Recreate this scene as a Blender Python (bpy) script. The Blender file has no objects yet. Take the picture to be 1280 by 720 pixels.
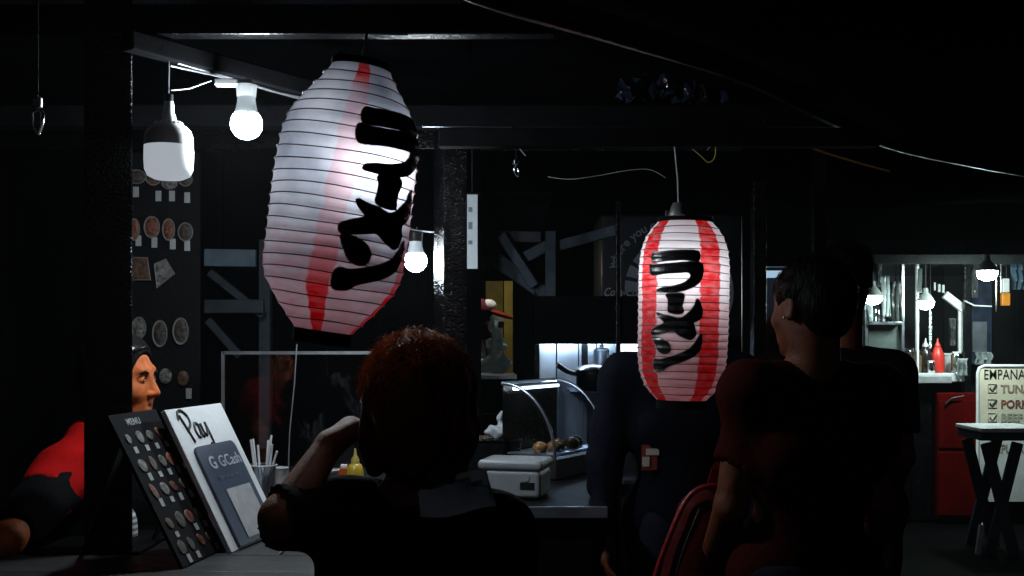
import bpy, bmesh, math, random
import numpy as np
from mathutils import Vector, Matrix, Euler
random.seed(7); np.random.seed(7)
R = math.radians
S = bpy.context.scene
C = S.collection

# ------------------------------------------------------------------ camera
FPX, CAMZ, HOR = 1400.0, 1.5, 420.0          # focal length in photo pixels, eye height, horizon row
cam = bpy.data.cameras.new('camera'); camo = bpy.data.objects.new('camera', cam); C.objects.link(camo)
camo.location = (0, 0, CAMZ); camo.rotation_euler = (R(90), 0, 0)
cam.sensor_width = 36; cam.lens = FPX / 1280 * 36; cam.shift_y = (HOR - 360) / 1280
cam.clip_start = 0.05; cam.clip_end = 500
S.camera = camo
# ------------------------------------------------------------------ night sky, added back light, exposure
W = bpy.data.worlds.new('World'); S.world = W; W.use_nodes = True
wn = W.node_tree.nodes; wl = W.node_tree.links
sky = wn.new('ShaderNodeTexSky'); sky.sky_type = 'NISHITA'; sky.sun_disc = False
sky.sun_elevation = R(-4); sky.sun_rotation = R(192)
wl.new(sky.outputs[0], wn['Background'].inputs[0]); wn['Background'].inputs[1].default_value = 0.15
sun = bpy.data.lights.new('back_fill', 'SUN'); sun.energy = 0.02; sun.angle = R(0.5); sun.color = (.75, .85, 1)  # faint fill added from behind the camera to lift dark backs
suno = bpy.data.objects.new('back_fill', sun); C.objects.link(suno); suno.rotation_euler = (R(76), 0, R(-12))
S.view_settings.view_transform = 'Standard'; S.view_settings.look = 'None'
S.view_settings.exposure = 0; S.view_settings.gamma = 1; S.view_settings.use_curve_mapping = False
S.render.engine = 'CYCLES'
S.cycles.use_denoising = True
S.cycles.max_bounces = 8; S.cycles.diffuse_bounces = 3; S.cycles.glossy_bounces = 4; S.cycles.transmission_bounces = 8
S.cycles.transparent_max_bounces = 12
S.cycles.sample_clamp_indirect = 4.0; S.cycles.caustics_reflective = False; S.cycles.caustics_refractive = False
S.cycles.use_light_tree = True; S.cycles.use_adaptive_sampling = True; S.cycles.adaptive_threshold = .02

def P(px, py, Y):                              # a point seen at photo pixel (px, py), Y metres away
    return Vector(((px - 640) / FPX * Y, Y, CAMZ + (HOR - py) / FPX * Y))
def PZ(px, py, z):                             # a point seen at a pixel on the level z
    Y = (CAMZ - z) * FPX / (py - HOR); return Vector(((px - 640) / FPX * Y, Y, z))

# ------------------------------------------------------------------ materials
MATS = {}
def mat(name, col, rough=.6, metal=0, var=.25, vs=12, bump=.15, bs=60, spec=.5, emit=None, es=0, trans=0, coat=0,
        stretch=(1, 1, 1), col2=None, alpha=1):
    if name in MATS: return MATS[name]
    m = bpy.data.materials.new(name); m.use_nodes = True; n = m.node_tree.nodes; l = m.node_tree.links
    b = n['Principled BSDF']
    tc = n.new('ShaderNodeTexCoord'); mp = n.new('ShaderNodeMapping'); mp.inputs['Scale'].default_value = stretch
    l.new(tc.outputs['Object'], mp.inputs['Vector'])
    nz = n.new('ShaderNodeTexNoise'); nz.inputs['Scale'].default_value = vs; nz.inputs['Detail'].default_value = 6
    l.new(mp.outputs[0], nz.inputs['Vector'])
    rp = n.new('ShaderNodeValToRGB'); rp.color_ramp.elements[0].position = .3; rp.color_ramp.elements[1].position = .7
    c2 = col2 if col2 else [min(1, c * (1 + var)) for c in col]
    rp.color_ramp.elements[0].color = tuple(c * (1 - var) for c in col) + (1,)
    rp.color_ramp.elements[1].color = tuple(c2) + (1,)
    l.new(nz.outputs['Fac'], rp.inputs[0]); l.new(rp.outputs[0], b.inputs['Base Color'])
    mr = n.new('ShaderNodeMapRange'); mr.inputs['To Min'].default_value = max(.02, rough * .8); mr.inputs['To Max'].default_value = min(1, rough * 1.2)
    l.new(nz.outputs['Fac'], mr.inputs[0]); l.new(mr.outputs[0], b.inputs['Roughness'])
    b.inputs['Metallic'].default_value = metal; b.inputs['Specular IOR Level'].default_value = spec
    b.inputs['Coat Weight'].default_value = coat; b.inputs['Transmission Weight'].default_value = trans
    b.inputs['Alpha'].default_value = alpha
    if bump:
        n2 = n.new('ShaderNodeTexNoise'); n2.inputs['Scale'].default_value = bs; n2.inputs['Detail'].default_value = 4
        l.new(mp.outputs[0], n2.inputs['Vector'])
        bp = n.new('ShaderNodeBump'); bp.inputs['Strength'].default_value = bump; bp.inputs['Distance'].default_value = .01
        l.new(n2.outputs['Fac'], bp.inputs['Height']); l.new(bp.outputs[0], b.inputs['Normal'])
    if emit:
        b.inputs['Emission Color'].default_value = tuple(emit) + (1,); b.inputs['Emission Strength'].default_value = es
    MATS[name] = m; return m

def glass(name, col=(.9, .95, 1), op=.12, rough=.05):   # thin pane: clear with a gloss
    if name in MATS: return MATS[name]
    m = bpy.data.materials.new(name); m.use_nodes = True; n = m.node_tree.nodes; l = m.node_tree.links
    n.remove(n['Principled BSDF']); out = n['Material Output']
    tr = n.new('ShaderNodeBsdfTransparent'); tr.inputs[0].default_value = tuple(col) + (1,)
    gl = n.new('ShaderNodeBsdfGlossy'); gl.inputs['Roughness'].default_value = rough
    tc = n.new('ShaderNodeTexCoord'); nz = n.new('ShaderNodeTexNoise'); nz.inputs['Scale'].default_value = 9
    l.new(tc.outputs['Object'], nz.inputs['Vector'])
    bp = n.new('ShaderNodeBump'); bp.inputs['Strength'].default_value = .25; bp.inputs['Distance'].default_value = .01
    l.new(nz.outputs['Fac'], bp.inputs['Height']); l.new(bp.outputs[0], gl.inputs['Normal'])
    fr = n.new('ShaderNodeFresnel'); fr.inputs[0].default_value = 1.45
    ad = n.new('ShaderNodeMath'); ad.operation = 'ADD'; ad.inputs[1].default_value = op; l.new(fr.outputs[0], ad.inputs[0])
    mx = n.new('ShaderNodeMixShader'); l.new(ad.outputs[0], mx.inputs[0]); l.new(tr.outputs[0], mx.inputs[1]); l.new(gl.outputs[0], mx.inputs[2])
    l.new(mx.outputs[0], out.inputs[0]); MATS[name] = m; return m

def translucent(name, col, fac=.5, spec=True):
    if name in MATS: return MATS[name]
    m = bpy.data.materials.new(name); m.use_nodes = True; n = m.node_tree.nodes; l = m.node_tree.links
    n.remove(n['Principled BSDF']); out = n['Material Output']
    d = n.new('ShaderNodeBsdfDiffuse'); t = n.new('ShaderNodeBsdfTranslucent'); g = n.new('ShaderNodeBsdfGlossy')
    tc = n.new('ShaderNodeTexCoord'); nz = n.new('ShaderNodeTexNoise'); nz.inputs['Scale'].default_value = 25
    l.new(tc.outputs['Object'], nz.inputs['Vector'])
    rp = n.new('ShaderNodeValToRGB'); rp.color_ramp.elements[0].color = tuple(c * .8 for c in col) + (1,); rp.color_ramp.elements[1].color = tuple(col) + (1,)
    l.new(nz.outputs['Fac'], rp.inputs[0]); l.new(rp.outputs[0], d.inputs[0]); l.new(rp.outputs[0], t.inputs[0]); g.inputs['Roughness'].default_value = .3
    mx = n.new('ShaderNodeMixShader'); mx.inputs[0].default_value = fac; l.new(d.outputs[0], mx.inputs[1]); l.new(t.outputs[0], mx.inputs[2])
    m2 = n.new('ShaderNodeMixShader'); m2.inputs[0].default_value = .08; l.new(mx.outputs[0], m2.inputs[1]); l.new(g.outputs[0], m2.inputs[2])
    l.new(m2.outputs[0], out.inputs[0]); MATS[name] = m; return m

def lamp_mat(name, col, strength):
    return mat(name, (.8, .8, .8), .4, var=.03, bump=0, emit=col, es=strength)

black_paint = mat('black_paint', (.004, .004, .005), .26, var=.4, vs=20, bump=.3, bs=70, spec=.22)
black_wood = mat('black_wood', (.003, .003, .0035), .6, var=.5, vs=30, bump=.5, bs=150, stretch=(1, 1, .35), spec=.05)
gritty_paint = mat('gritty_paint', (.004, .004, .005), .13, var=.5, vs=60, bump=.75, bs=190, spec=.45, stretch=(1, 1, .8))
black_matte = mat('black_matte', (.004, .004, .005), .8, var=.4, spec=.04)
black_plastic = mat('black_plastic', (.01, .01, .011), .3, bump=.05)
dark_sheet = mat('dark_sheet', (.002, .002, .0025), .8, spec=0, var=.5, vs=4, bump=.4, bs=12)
white_plastic = mat('white_plastic', (.78, .8, .82), .35, var=.04, bump=.03)
steel = mat('steel', (.52, .6, .72), .36, metal=.95, var=.2, vs=6, bump=.12, bs=7)
steel_dark = mat('steel_dark', (.3, .32, .36), .3, metal=1, var=.3, vs=8, bump=.2, bs=14)
chrome = mat('chrome', (.8, .82, .85), .12, metal=1, var=.1, bump=0)
cable_black = mat('cable_black', (.02, .02, .02), .4, bump=0)
clear = glass('clear_glass')

# ------------------------------------------------------------------ mesh building
def root_loc(o):
    while o.parent: o = o.parent
    return o.location.copy()
def tag(o, label=None, cat=None, group=None, kind=None):
    if label: o['label'] = label
    if cat: o['category'] = cat
    if group: o['group'] = group
    if kind: o['kind'] = kind
    return o
def thing(name, label, cat, loc, group=None):
    o = bpy.data.objects.new(name, None); C.objects.link(o); o.location = loc; o.empty_display_size = .1
    return tag(o, label, cat, group)
def link(name, me, m, parent=None, base=None, smooth=False):
    """mesh with world-space vertices -> object; moved so that its origin is its thing's base"""
    off = root_loc(parent) if parent else Vector(base if base is not None else (0, 0, 0))
    me.transform(Matrix.Translation(-off))
    me.materials.append(m)
    if smooth: me.polygons.foreach_set('use_smooth', [True] * len(me.polygons))
    me.update()
    o = bpy.data.objects.new(name, me); C.objects.link(o)
    if parent: o.parent = parent
    else: o.location = off
    return o
def dup(o, M, parent=None):                    # a copy that shares its mesh
    c = o.copy(); C.objects.link(c); c.matrix_local = M
    if parent: c.parent = parent
    return c

class MB:
    def __init__(s): s.v = []; s.f = []
    def add(s, vs, fs):
        k = len(s.v); s.v += [Vector(v) for v in vs]; s.f += [tuple(i + k for i in f) for f in fs]; return s
    def box(s, c, size, rz=0, M=None):
        hx, hy, hz = size[0] / 2, size[1] / 2, size[2] / 2
        T = M if M is not None else Matrix.Translation(Vector(c)) @ Matrix.Rotation(rz, 4, 'Z')
        vs = [T @ Vector((x, y, z)) for x in (-hx, hx) for y in (-hy, hy) for z in (-hz, hz)]
        return s.add(vs, [(0, 1, 3, 2), (4, 6, 7, 5), (0, 4, 5, 1), (2, 3, 7, 6), (0, 2, 6, 4), (1, 5, 7, 3)])
    def beam(s, a, b, w, h, up=(0, 0, 1)):     # rectangular bar from a to b
        a, b = Vector(a), Vector(b); d = (b - a).normalized(); u = Vector(up)
        r = d.cross(u)
        if r.length < 1e-4: r = d.cross(Vector((1, 0, 0)))
        r.normalize(); u = r.cross(d)
        vs = [p + r * x * w / 2 + u * y * h / 2 for p in (a, b) for x, y in ((-1, -1), (1, -1), (1, 1), (-1, 1))]
        return s.add(vs, [(0, 3, 2, 1), (4, 5, 6, 7), (0, 1, 5, 4), (1, 2, 6, 5), (2, 3, 7, 6), (3, 0, 4, 7)])
    def tube(s, pts, r, n=10, cap=True):       # swept round tube; r a number or one per point
        pts = [Vector(p) for p in pts]; rs = r if isinstance(r, (list, tuple)) else [r] * len(pts)
        prev = None; rings = []
        for i, p in enumerate(pts):
            d = (pts[min(i + 1, len(pts) - 1)] - pts[max(i - 1, 0)]).normalized()
            if prev is None:
                u = d.orthogonal().normalized()
            else:
                u = (prev - d * prev.dot(d)).normalized()
            prev = u; w = d.cross(u)
            rings.append([p + (u * math.cos(2 * math.pi * k / n) + w * math.sin(2 * math.pi * k / n)) * rs[i] for k in range(n)])
        k0 = len(s.v); vs = [v for g in rings for v in g]; fs = []
        for i in range(len(pts) - 1):
            for k in range(n):
                a, b = i * n + k, i * n + (k + 1) % n; fs.append((a, b, b + n, a + n))
        if cap: fs += [tuple(reversed(range(n))), tuple(range((len(pts) - 1) * n, len(pts) * n))]
        return s.add(vs, fs)
    def lathe(s, prof, c=(0, 0, 0), n=32, M=None, close=True):   # (radius, z) profile about z
        T = M if M is not None else Matrix.Translation(Vector(c)); vs = []; fs = []
        for r, z in prof:
            for k in range(n):
                a = 2 * math.pi * k / n; vs.append(T @ Vector((r * math.cos(a), r * math.sin(a), z)))
        for i in range(len(prof) - 1):
            for k in range(n):
                a, b = i * n + k, i * n + (k + 1) % n; fs.append((a, b, b + n, a + n))
        if close: fs += [tuple(reversed(range(n))), tuple(range((len(prof) - 1) * n, len(prof) * n))]
        return s.add(vs, fs)
    def prism(s, poly, M, t):                  # 2-D outline extruded by t along local z
        n = len(poly); vs = [M @ Vector((x, y, z)) for z in (0, t) for x, y in poly]
        return s.add(vs, [tuple(reversed(range(n))), tuple(range(n, 2 * n))] + [(i, (i + 1) % n, (i + 1) % n + n, i + n) for i in range(n)])
    def build(s, name, m, parent=None, base=None, smooth=False, bevel=0, seg=2):
        me = bpy.data.meshes.new(name); me.from_pydata([tuple(v) for v in s.v], [], s.f)
        bm = bmesh.new(); bm.from_mesh(me)
        bmesh.ops.recalc_face_normals(bm, faces=bm.faces)
        bm.to_mesh(me); bm.free()
        o = link(name, me, m, parent, base, smooth)
        if bevel:
            b = o.modifiers.new('bevel', 'BEVEL'); b.width = bevel; b.segments = seg; b.limit_method = 'ANGLE'; b.angle_limit = R(40)
        if smooth:
            try: me.set_sharp_from_angle(angle=R(50))
            except Exception: pass
        return o
def frame(o, xdir, up):                        # matrix: local x along xdir, local y along up, z out of the face
    x = Vector(xdir).normalized(); y = Vector(up); y = (y - x * y.dot(x)).normalized(); z = x.cross(y)
    return Matrix.Translation(Vector(o)) @ Matrix((x, y, z)).transposed().to_4x4()
def smooth_poly(pts, n=5, closed=True):        # Catmull-Rom
    out = []; L = len(pts)
    for i in range(L if closed else L - 1):
        g = lambda k: Vector(pts[(i + k) % L]) if closed else Vector(pts[max(0, min(L - 1, i + k))])
        p0, p1, p2, p3 = g(-1), g(0), g(1), g(2)
        for j in range(n):
            t = j / n
            out.append(.5 * ((2 * p1) + (p2 - p0) * t + (2 * p0 - 5 * p1 + 4 * p2 - p3) * t * t + (3 * p1 - p0 - 3 * p2 + p3) * t ** 3))
    if not closed: out.append(Vector(pts[-1]))
    return out
def lettering(text, M, size, m, parent, name='lettering', bold=0, shear=0, align='LEFT', ext=.0006, spacing=1, xs=1, bend=None):
    cu = bpy.data.curves.new('txt', 'FONT'); cu.body = text; cu.size = size; cu.offset = bold; cu.shear = shear
    cu.align_x = align; cu.extrude = ext; cu.space_character = spacing; cu.resolution_u = 3
    ob = bpy.data.objects.new('txt', cu); C.objects.link(ob)
    me = bpy.data.meshes.new_from_object(ob.evaluated_get(bpy.context.evaluated_depsgraph_get()))
    bpy.data.objects.remove(ob); bpy.data.curves.remove(cu); me.materials.clear()
    for v in me.vertices:
        v.co.x *= xs
        if bend:                                # wrap the line of text round a circle of that radius
            a = v.co.x / bend; r = bend + v.co.y; v.co.x, v.co.y = r * math.sin(a), r * math.cos(a)
    me.transform(M); return link(name, me, m, parent)

# ------------------------------------------------------------------ distance-field modelling for bodies and soft things
class SDF:
    def __init__(s, lo, hi, h):
        s.lo = np.array(lo, np.float32); s.h = h; s.n = np.ceil((np.array(hi) - np.array(lo)) / h).astype(int) + 1
        s.F = np.full(s.n, .06, np.float32)
    def sub(s, lo, hi):
        a = np.clip(np.floor((np.array(lo) - s.lo) / s.h).astype(int), 0, s.n); b = np.clip(np.ceil((np.array(hi) - s.lo) / s.h).astype(int) + 1, 0, s.n)
        sl = tuple(slice(i, j) for i, j in zip(a, b))
        ax = [s.lo[i] + s.h * np.arange(a[i], b[i], dtype=np.float32) for i in range(3)]
        return sl, np.meshgrid(*ax, indexing='ij')
    def comb(s, sl, d, k, op):
        if d.size == 0: return
        f = s.F[sl]
        if op == 'add':
            hh = np.clip(.5 + .5 * (f - d) / max(k, 1e-6), 0, 1); s.F[sl] = f * (1 - hh) + d * hh - k * hh * (1 - hh)
        else:
            d = -d; hh = np.clip(.5 - .5 * (f - d) / max(k, 1e-6), 0, 1); s.F[sl] = f * (1 - hh) + d * hh + k * hh * (1 - hh)
    def cap(s, a, b, ra, rb=None, k=.02, op='add', flat=None):
        rb = ra if rb is None else rb; a = np.array(a, np.float32); b = np.array(b, np.float32); m = max(ra, rb) * 1.6 + k + .05
        sl, (X, Y, Z) = s.sub(np.minimum(a, b) - m, np.maximum(a, b) + m)
        ba = b - a; L = max(float(ba @ ba), 1e-9)
        t = np.clip(((X - a[0]) * ba[0] + (Y - a[1]) * ba[1] + (Z - a[2]) * ba[2]) / L, 0, 1)
        dx, dy, dz = X - a[0] - t * ba[0], Y - a[1] - t * ba[1], Z - a[2] - t * ba[2]
        if flat is not None:                    # squash along a unit direction by a factor
            w, q = np.array(flat[0], np.float32), flat[1]; dt = dx * w[0] + dy * w[1] + dz * w[2]; e = dt * (1 / q - 1)
            dx, dy, dz = dx + e * w[0], dy + e * w[1], dz + e * w[2]
        s.comb(sl, np.sqrt(dx * dx + dy * dy + dz * dz) - (ra + (rb - ra) * t), k, op); return s
    def ell(s, c, r, ax=None, k=.02, op='add'):  # ellipsoid, ax = three unit axes
        c = np.array(c, np.float32); m = max(r) + k + .05; sl, (X, Y, Z) = s.sub(c - m, c + m)
        X, Y, Z = X - c[0], Y - c[1], Z - c[2]
        ax = ax if ax is not None else ((1, 0, 0), (0, 1, 0), (0, 0, 1))
        q = [X * a[0] + Y * a[1] + Z * a[2] for a in ax]
        k0 = np.sqrt(sum((q[i] / r[i]) ** 2 for i in range(3))); k1 = np.sqrt(sum((q[i] / r[i] ** 2) ** 2 for i in range(3))) + 1e-6
        s.comb(sl, k0 * (k0 - 1) / k1, k, op); return s
    def half(s, p, n, k=.004):                   # keep only the side of the plane that n points away from
        n = np.array(n, np.float32); n /= np.linalg.norm(n); sl, (X, Y, Z) = s.sub(s.lo, s.lo + s.n * s.h)
        d = -((X - p[0]) * n[0] + (Y - p[1]) * n[1] + (Z - p[2]) * n[2]); s.comb(sl, d, k, 'sub'); return s
    def ripple(s, amp, freq, seed=0):
        rs = np.random.RandomState(seed); sl, (X, Y, Z) = s.sub(s.lo, s.lo + s.n * s.h); w = np.zeros_like(X)
        for i in range(6):
            f = rs.randn(3) * np.array(freq); w += np.sin(X * f[0] + Y * f[1] + Z * f[2] + rs.rand() * 6.28)
        s.F += (amp * w / 2.4).astype(np.float32); return s
    def value(s, p):
        i = np.clip(np.round((np.array(p) - s.lo) / s.h).astype(int), 0, s.n - 1); return float(s.F[tuple(i)])
    def mesh(s, name):                           # naive surface nets
        F = s.F; F[0] = F[-1] = .05; F[:, 0] = F[:, -1] = .05; F[:, :, 0] = F[:, :, -1] = .05
        neg = F < 0; nx, ny, nz = F.shape
        cnt = np.zeros((nx - 1, ny - 1, nz - 1), np.int8)
        for i in (0, 1):
            for j in (0, 1):
                for k in (0, 1): cnt += neg[i:nx - 1 + i, j:ny - 1 + j, k:nz - 1 + k]
        act = np.argwhere((cnt > 0) & (cnt < 8)); idx = np.full(cnt.shape, -1, np.int32); idx[tuple(act.T)] = np.arange(len(act))
        acc = np.zeros((len(act), 3)); num = np.zeros(len(act))
        co = [(i, j, k) for i in (0, 1) for j in (0, 1) for k in (0, 1)]
        for p in co:
            for ax in range(3):
                if p[ax]: continue
                q = list(p); q[ax] = 1
                fa = F[tuple((act + p).T)]; fb = F[tuple((act + q).T)]; m = (fa < 0) != (fb < 0)
                t = np.where(m, fa / np.where(m, fa - fb, 1), 0)
                pt = np.tile(np.array(p, float), (len(act), 1)); pt[:, ax] = t
                acc[m] += pt[m]; num[m] += 1
        V = (act + acc / num[:, None]) * s.h + s.lo
        faces = []
        for ax in range(3):
            b, c = (ax + 1) % 3, (ax + 2) % 3
            sl0 = [slice(1, -1)] * 3; sl1 = [slice(1, -1)] * 3; sl0[ax] = slice(0, -1); sl1[ax] = slice(1, None)
            A, B = neg[tuple(sl0)], neg[tuple(sl1)]; e = np.argwhere(A != B); fl = A[tuple(e.T)]
            org = np.ones(3, int); org[ax] = 0; e = e + org
            db = np.zeros(3, int); db[b] = 1; dc = np.zeros(3, int); dc[c] = 1
            q = np.stack([idx[tuple((e - db - dc).T)], idx[tuple((e - dc).T)], idx[tuple(e.T)], idx[tuple((e - db).T)]], 1)
            q[~fl] = q[~fl][:, ::-1]; faces.append(q)
        Q = np.concatenate(faces); Q = Q[(Q >= 0).all(1)]
        me = bpy.data.meshes.new(name); me.vertices.add(len(V)); me.vertices.foreach_set('co', V.ravel())
        me.loops.add(Q.size); me.loops.foreach_set('vertex_index', Q.ravel()); me.polygons.add(len(Q))
        me.polygons.foreach_set('loop_start', np.arange(0, Q.size, 4)); me.polygons.foreach_set('loop_total', np.full(len(Q), 4))
        me.update(calc_edges=True); me.validate(); return me

# ================================================================== GROUND
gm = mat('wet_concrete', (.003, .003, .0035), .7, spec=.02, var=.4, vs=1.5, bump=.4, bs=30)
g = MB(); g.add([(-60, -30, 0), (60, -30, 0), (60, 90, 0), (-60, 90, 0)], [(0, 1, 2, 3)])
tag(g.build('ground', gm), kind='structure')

# ================================================================== THE STALL ON THE LEFT
st = thing('food_stall', 'black painted timber food stall framing the left and centre', 'food stall', (-1.0, 2.6, 0))
wood_top = mat('worn_wood', (.022, .022, .024), .5, var=.5, vs=9, bump=.4, bs=40, stretch=(.3, 2, 1))
# posts
a, b = P(138, 690, 2.64), P(126, 60, 2.64)
m_ = MB(); m_.box((P(135.5, 0, 2.64).x, 2.64, 1.17), (.106, .09, 2.34), rz=math.atan2(.952, 2.64)); m_.build('post', gritty_paint, st, bevel=.004)
pc = P(563, 400, 3.42)
Mx = Matrix.Translation((pc.x, 3.42, 1.06)) @ Matrix.Rotation(R(28), 4, 'Z')
m_ = MB(); m_.box(0, (.078, .078, 2.12), M=Mx); m_.build('post', gritty_paint, st, bevel=.003)
pr = P(948, 400, 4.35)
m_ = MB(); m_.box((pr.x, 4.35, 1.05), (.05, .06, 2.1)); m_.build('post', black_paint, st, bevel=.003)
m_ = MB(); m_.box((-2.1, 4.5, 1.1), (.1, .1, 2.2)); m_.build('post', black_wood, st, bevel=.003)
# beams under the roof
m_ = MB(); m_.beam((-.876, 2.545, 2.172), (-.285, 3.47, 2.172), .04, .045); m_.build('beam', black_matte, st, bevel=.004)
for k_ in (-.012, .006): MB().tube(smooth_poly([V3 + Vector((k_, 0, .004 * math.sin(i * 2.1 + k_ * 90))) for i, V3 in enumerate([Vector((-.80, 2.66, 2.146)), Vector((-.70, 2.82, 2.144)), Vector((-.62, 2.95, 2.145)), Vector((-.50, 3.13, 2.146)), Vector((-.36, 3.35, 2.146))])], 5, False), .0032, 8).build('glint_wire', mat('glint_wire_gloss', (.10, .10, .11), .18, bump=.1), st, smooth=True)  # glossy wires added to draw bright lines under the beam
m_ = MB(); m_.beam((-2.2, 2.62, 2.235), (.1, 2.62, 2.235), .05, .07); m_.build('beam', black_paint, st, bevel=.004)
m_ = MB(); m_.beam((-1.6, 3.36, 2.155), (1.05, 3.36, 2.155), .07, .065); m_.build('beam', black_matte, st, bevel=.006)
MB().tube([P(782, 160.5, 3.318), P(860, 159.5, 3.318), P(960, 160.5, 3.318)], .003, 8).build('glint_strip', chrome, st)  # thin metal strips added to catch a bright line along the beam
MB().tube([P(528, 158, 3.318), P(600, 158.5, 3.318), P(640, 159, 3.318)], .002, 8).build('glint_strip', steel_dark, st)
m_ = MB(); m_.beam((-.2, 3.06, 2.04), (1.0, 3.06, 2.04), .05, .05); m_.build('beam', black_matte, st, bevel=.004)
for yy in (1.2, 4.4): MB().beam((-2.2, yy, 2.27), (.9, yy, 2.27), .05, .08).build('rafter', black_paint, st, bevel=.004)
# roof of separate sheets, slightly overlapping
for i in range(8):
    x0 = -2.5 + i * .47
    m_ = MB(); m_.box((x0 + .24, 2.5, 2.36 + (i % 2) * .006), (.5, 4.4, .004)); m_.build('roof_sheet', dark_sheet, st)
# counter, L shaped: planks on top, boards below
for k, (y0, y1) in enumerate(((2.2, 2.375), (2.379, 2.555))):
    MB().box((-1.1, (y0 + y1) / 2, .985), (1.5, y1 - y0, .03)).build('counter_plank', wood_top, st, bevel=.003)
for k, (x0, x1) in enumerate(((-.85, -.702), (-.698, -.532), (-.528, -.36))):
    MB().box(((x0 + x1) / 2, 3.41, .986), (x1 - x0, 1.7, .03)).build('counter_plank', wood_top, st, bevel=.003)
for i in range(10): MB().box((-1.78 + i * .152, 2.23, .48), (.148, .02, .955)).build('counter_board', black_wood, st, bevel=.002)
for i in range(11): MB().box((-.385, 2.65 + i * .152, .48), (.02, .148, .955)).build('counter_board', black_wood, st, bevel=.002)

# hanging hook on the far left
hk = thing('metal_hook', 'small bright metal snap hook hanging in the dark at far left', 'hook', P(47, 120, 2.3))
c = P(47, 150, 2.3)
m_ = MB(); m_.tube([c + Vector((.004, 0, .022)), c + Vector((.011, 0, .012)), c + Vector((.008, 0, -.012)), c + Vector((.001, 0, -.03))], .0042, 8)
m_.tube([c + Vector((-.001, 0, -.03)), c + Vector((-.009, 0, -.012)), c + Vector((-.011, 0, .015)), c + Vector((.003, 0, .022))], .0022, 8)
m_.build('hook_body', chrome, hk, smooth=True)
MB().box(c + Vector((0, 0, .036)), (.018, .012, .022)).build('swivel', steel_dark, hk, bevel=.003)
MB().tube([c + Vector((0, 0, .045)), c + Vector((0, .0, .25)), c + Vector((.0, .0, 2.36 - c.z))], .002, 6).build('cord', cable_black, hk)

# ------------------------------------------------------------------ wall menu behind the vendor
mw = thing('menu_board', 'tall black menu board of food pictures on the wall behind the vendor', 'menu board', P(205, 400, 4.0))
def mp(px, py, dz=0): return P(px, py, 4.0 + dz)
p0, p1 = mp(120, 515), mp(248, 190)
MB().box(((p0.x + p1.x) / 2, 4.02, (p0.z + p1.z) / 2), (p1.x - p0.x, .02, p1.z - p0.z)).build('panel', mat('menu_black', (.005, .005, .006), .7, spec=.15), mw, bevel=.002)
food = {k: mat('food_' + k, c, .6, var=.7, vs=90, bump=.3, col2=c2) for k, c, c2 in (
    ('red', (.10, .012, .006), (.28, .09, .05)), ('brown', (.05, .018, .008), (.16, .08, .045)), ('pale', (.06, .05, .045), (.26, .24, .22)), ('dark', (.02, .014, .012), (.09, .065, .05)))}
rim = mat('plate_rim', (.16, .16, .16), .5); card = mat('price_card_white', (.36, .37, .38), .6, var=.1)
def dish(px, py, rx, ry, kind, plate=True, tilt=0):
    c = mp(px, py, -.003); k = 4.0 / FPX
    M = Matrix.Translation(c) @ Matrix.Rotation(R(90), 4, 'X') @ Matrix.Rotation(tilt, 4, 'Z') @ Matrix.Diagonal((rx * k, ry * k, 1, 1))
    m_ = MB(); pr_ = [(.0, .004), (.86, .004)]
    if plate:
        m_ = MB(); m_.lathe([(.84, .002), (.9, .005), (1, .005), (1.0, 0)], n=24, M=M, close=False); d = m_.build('plate', rim, mw, smooth=True)
    m_ = MB(); m_.lathe([(.87, .0), (.85, .003), (.4, .006), (.01, .006)], n=20, M=M); m_.build('food_picture', food[kind], mw)
def pcard(px, py, w=7, h=13):
    c = mp(px, py, -.005); k = 4.0 / FPX
    MB().box(c, (w * k, .002, h * k)).build('price_card', card, mw)
for a_ in ((171, 221, 12, 9, 'dark'), (192, 222, 10, 10, 'brown'), (212, 229, 10, 8, 'pale'), (232, 224, 9, 9, 'dark'), (168, 287, 7, 14, 'red'), (190, 284, 10, 14, 'red'),
           (211, 287, 8, 14, 'red'), (232, 290, 9.5, 12, 'dark'), (174, 410, 9, 14, 'pale'), (200, 417, 9.5, 17, 'dark'), (226, 414, 10, 17, 'dark')): dish(*a_)
for a_ in ((207, 470, 9, 11, 'pale', False), (229, 473, 8, 11, 'brown', False)): dish(*a_)
for q in ((170, 240), (198, 245), (215, 245), (234, 247), (173, 301), (193, 303), (216, 305), (234, 307), (236, 492)): pcard(*q)
for pts, kind in (([(163, 322), (184, 322), (188, 350), (163, 350)], 'brown'), ([(193, 330), (207, 324), (218, 342), (196, 360)], 'pale')):
    m_ = MB(); q = [mp(x, y, -.006) for x, y in pts]; q2 = [v + Vector((0, .004, 0)) for v in q]
    m_.add(q + q2, [(0, 1, 2, 3), (7, 6, 5, 4)] + [(i, (i + 1) % 4, (i + 1) % 4 + 4, i + 4) for i in range(4)]); m_.build('food_picture', food[kind], mw)
    m_ = MB(); m_.tube(q + [q[0]], .0025, 6); m_.build('plate', rim, mw)

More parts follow.
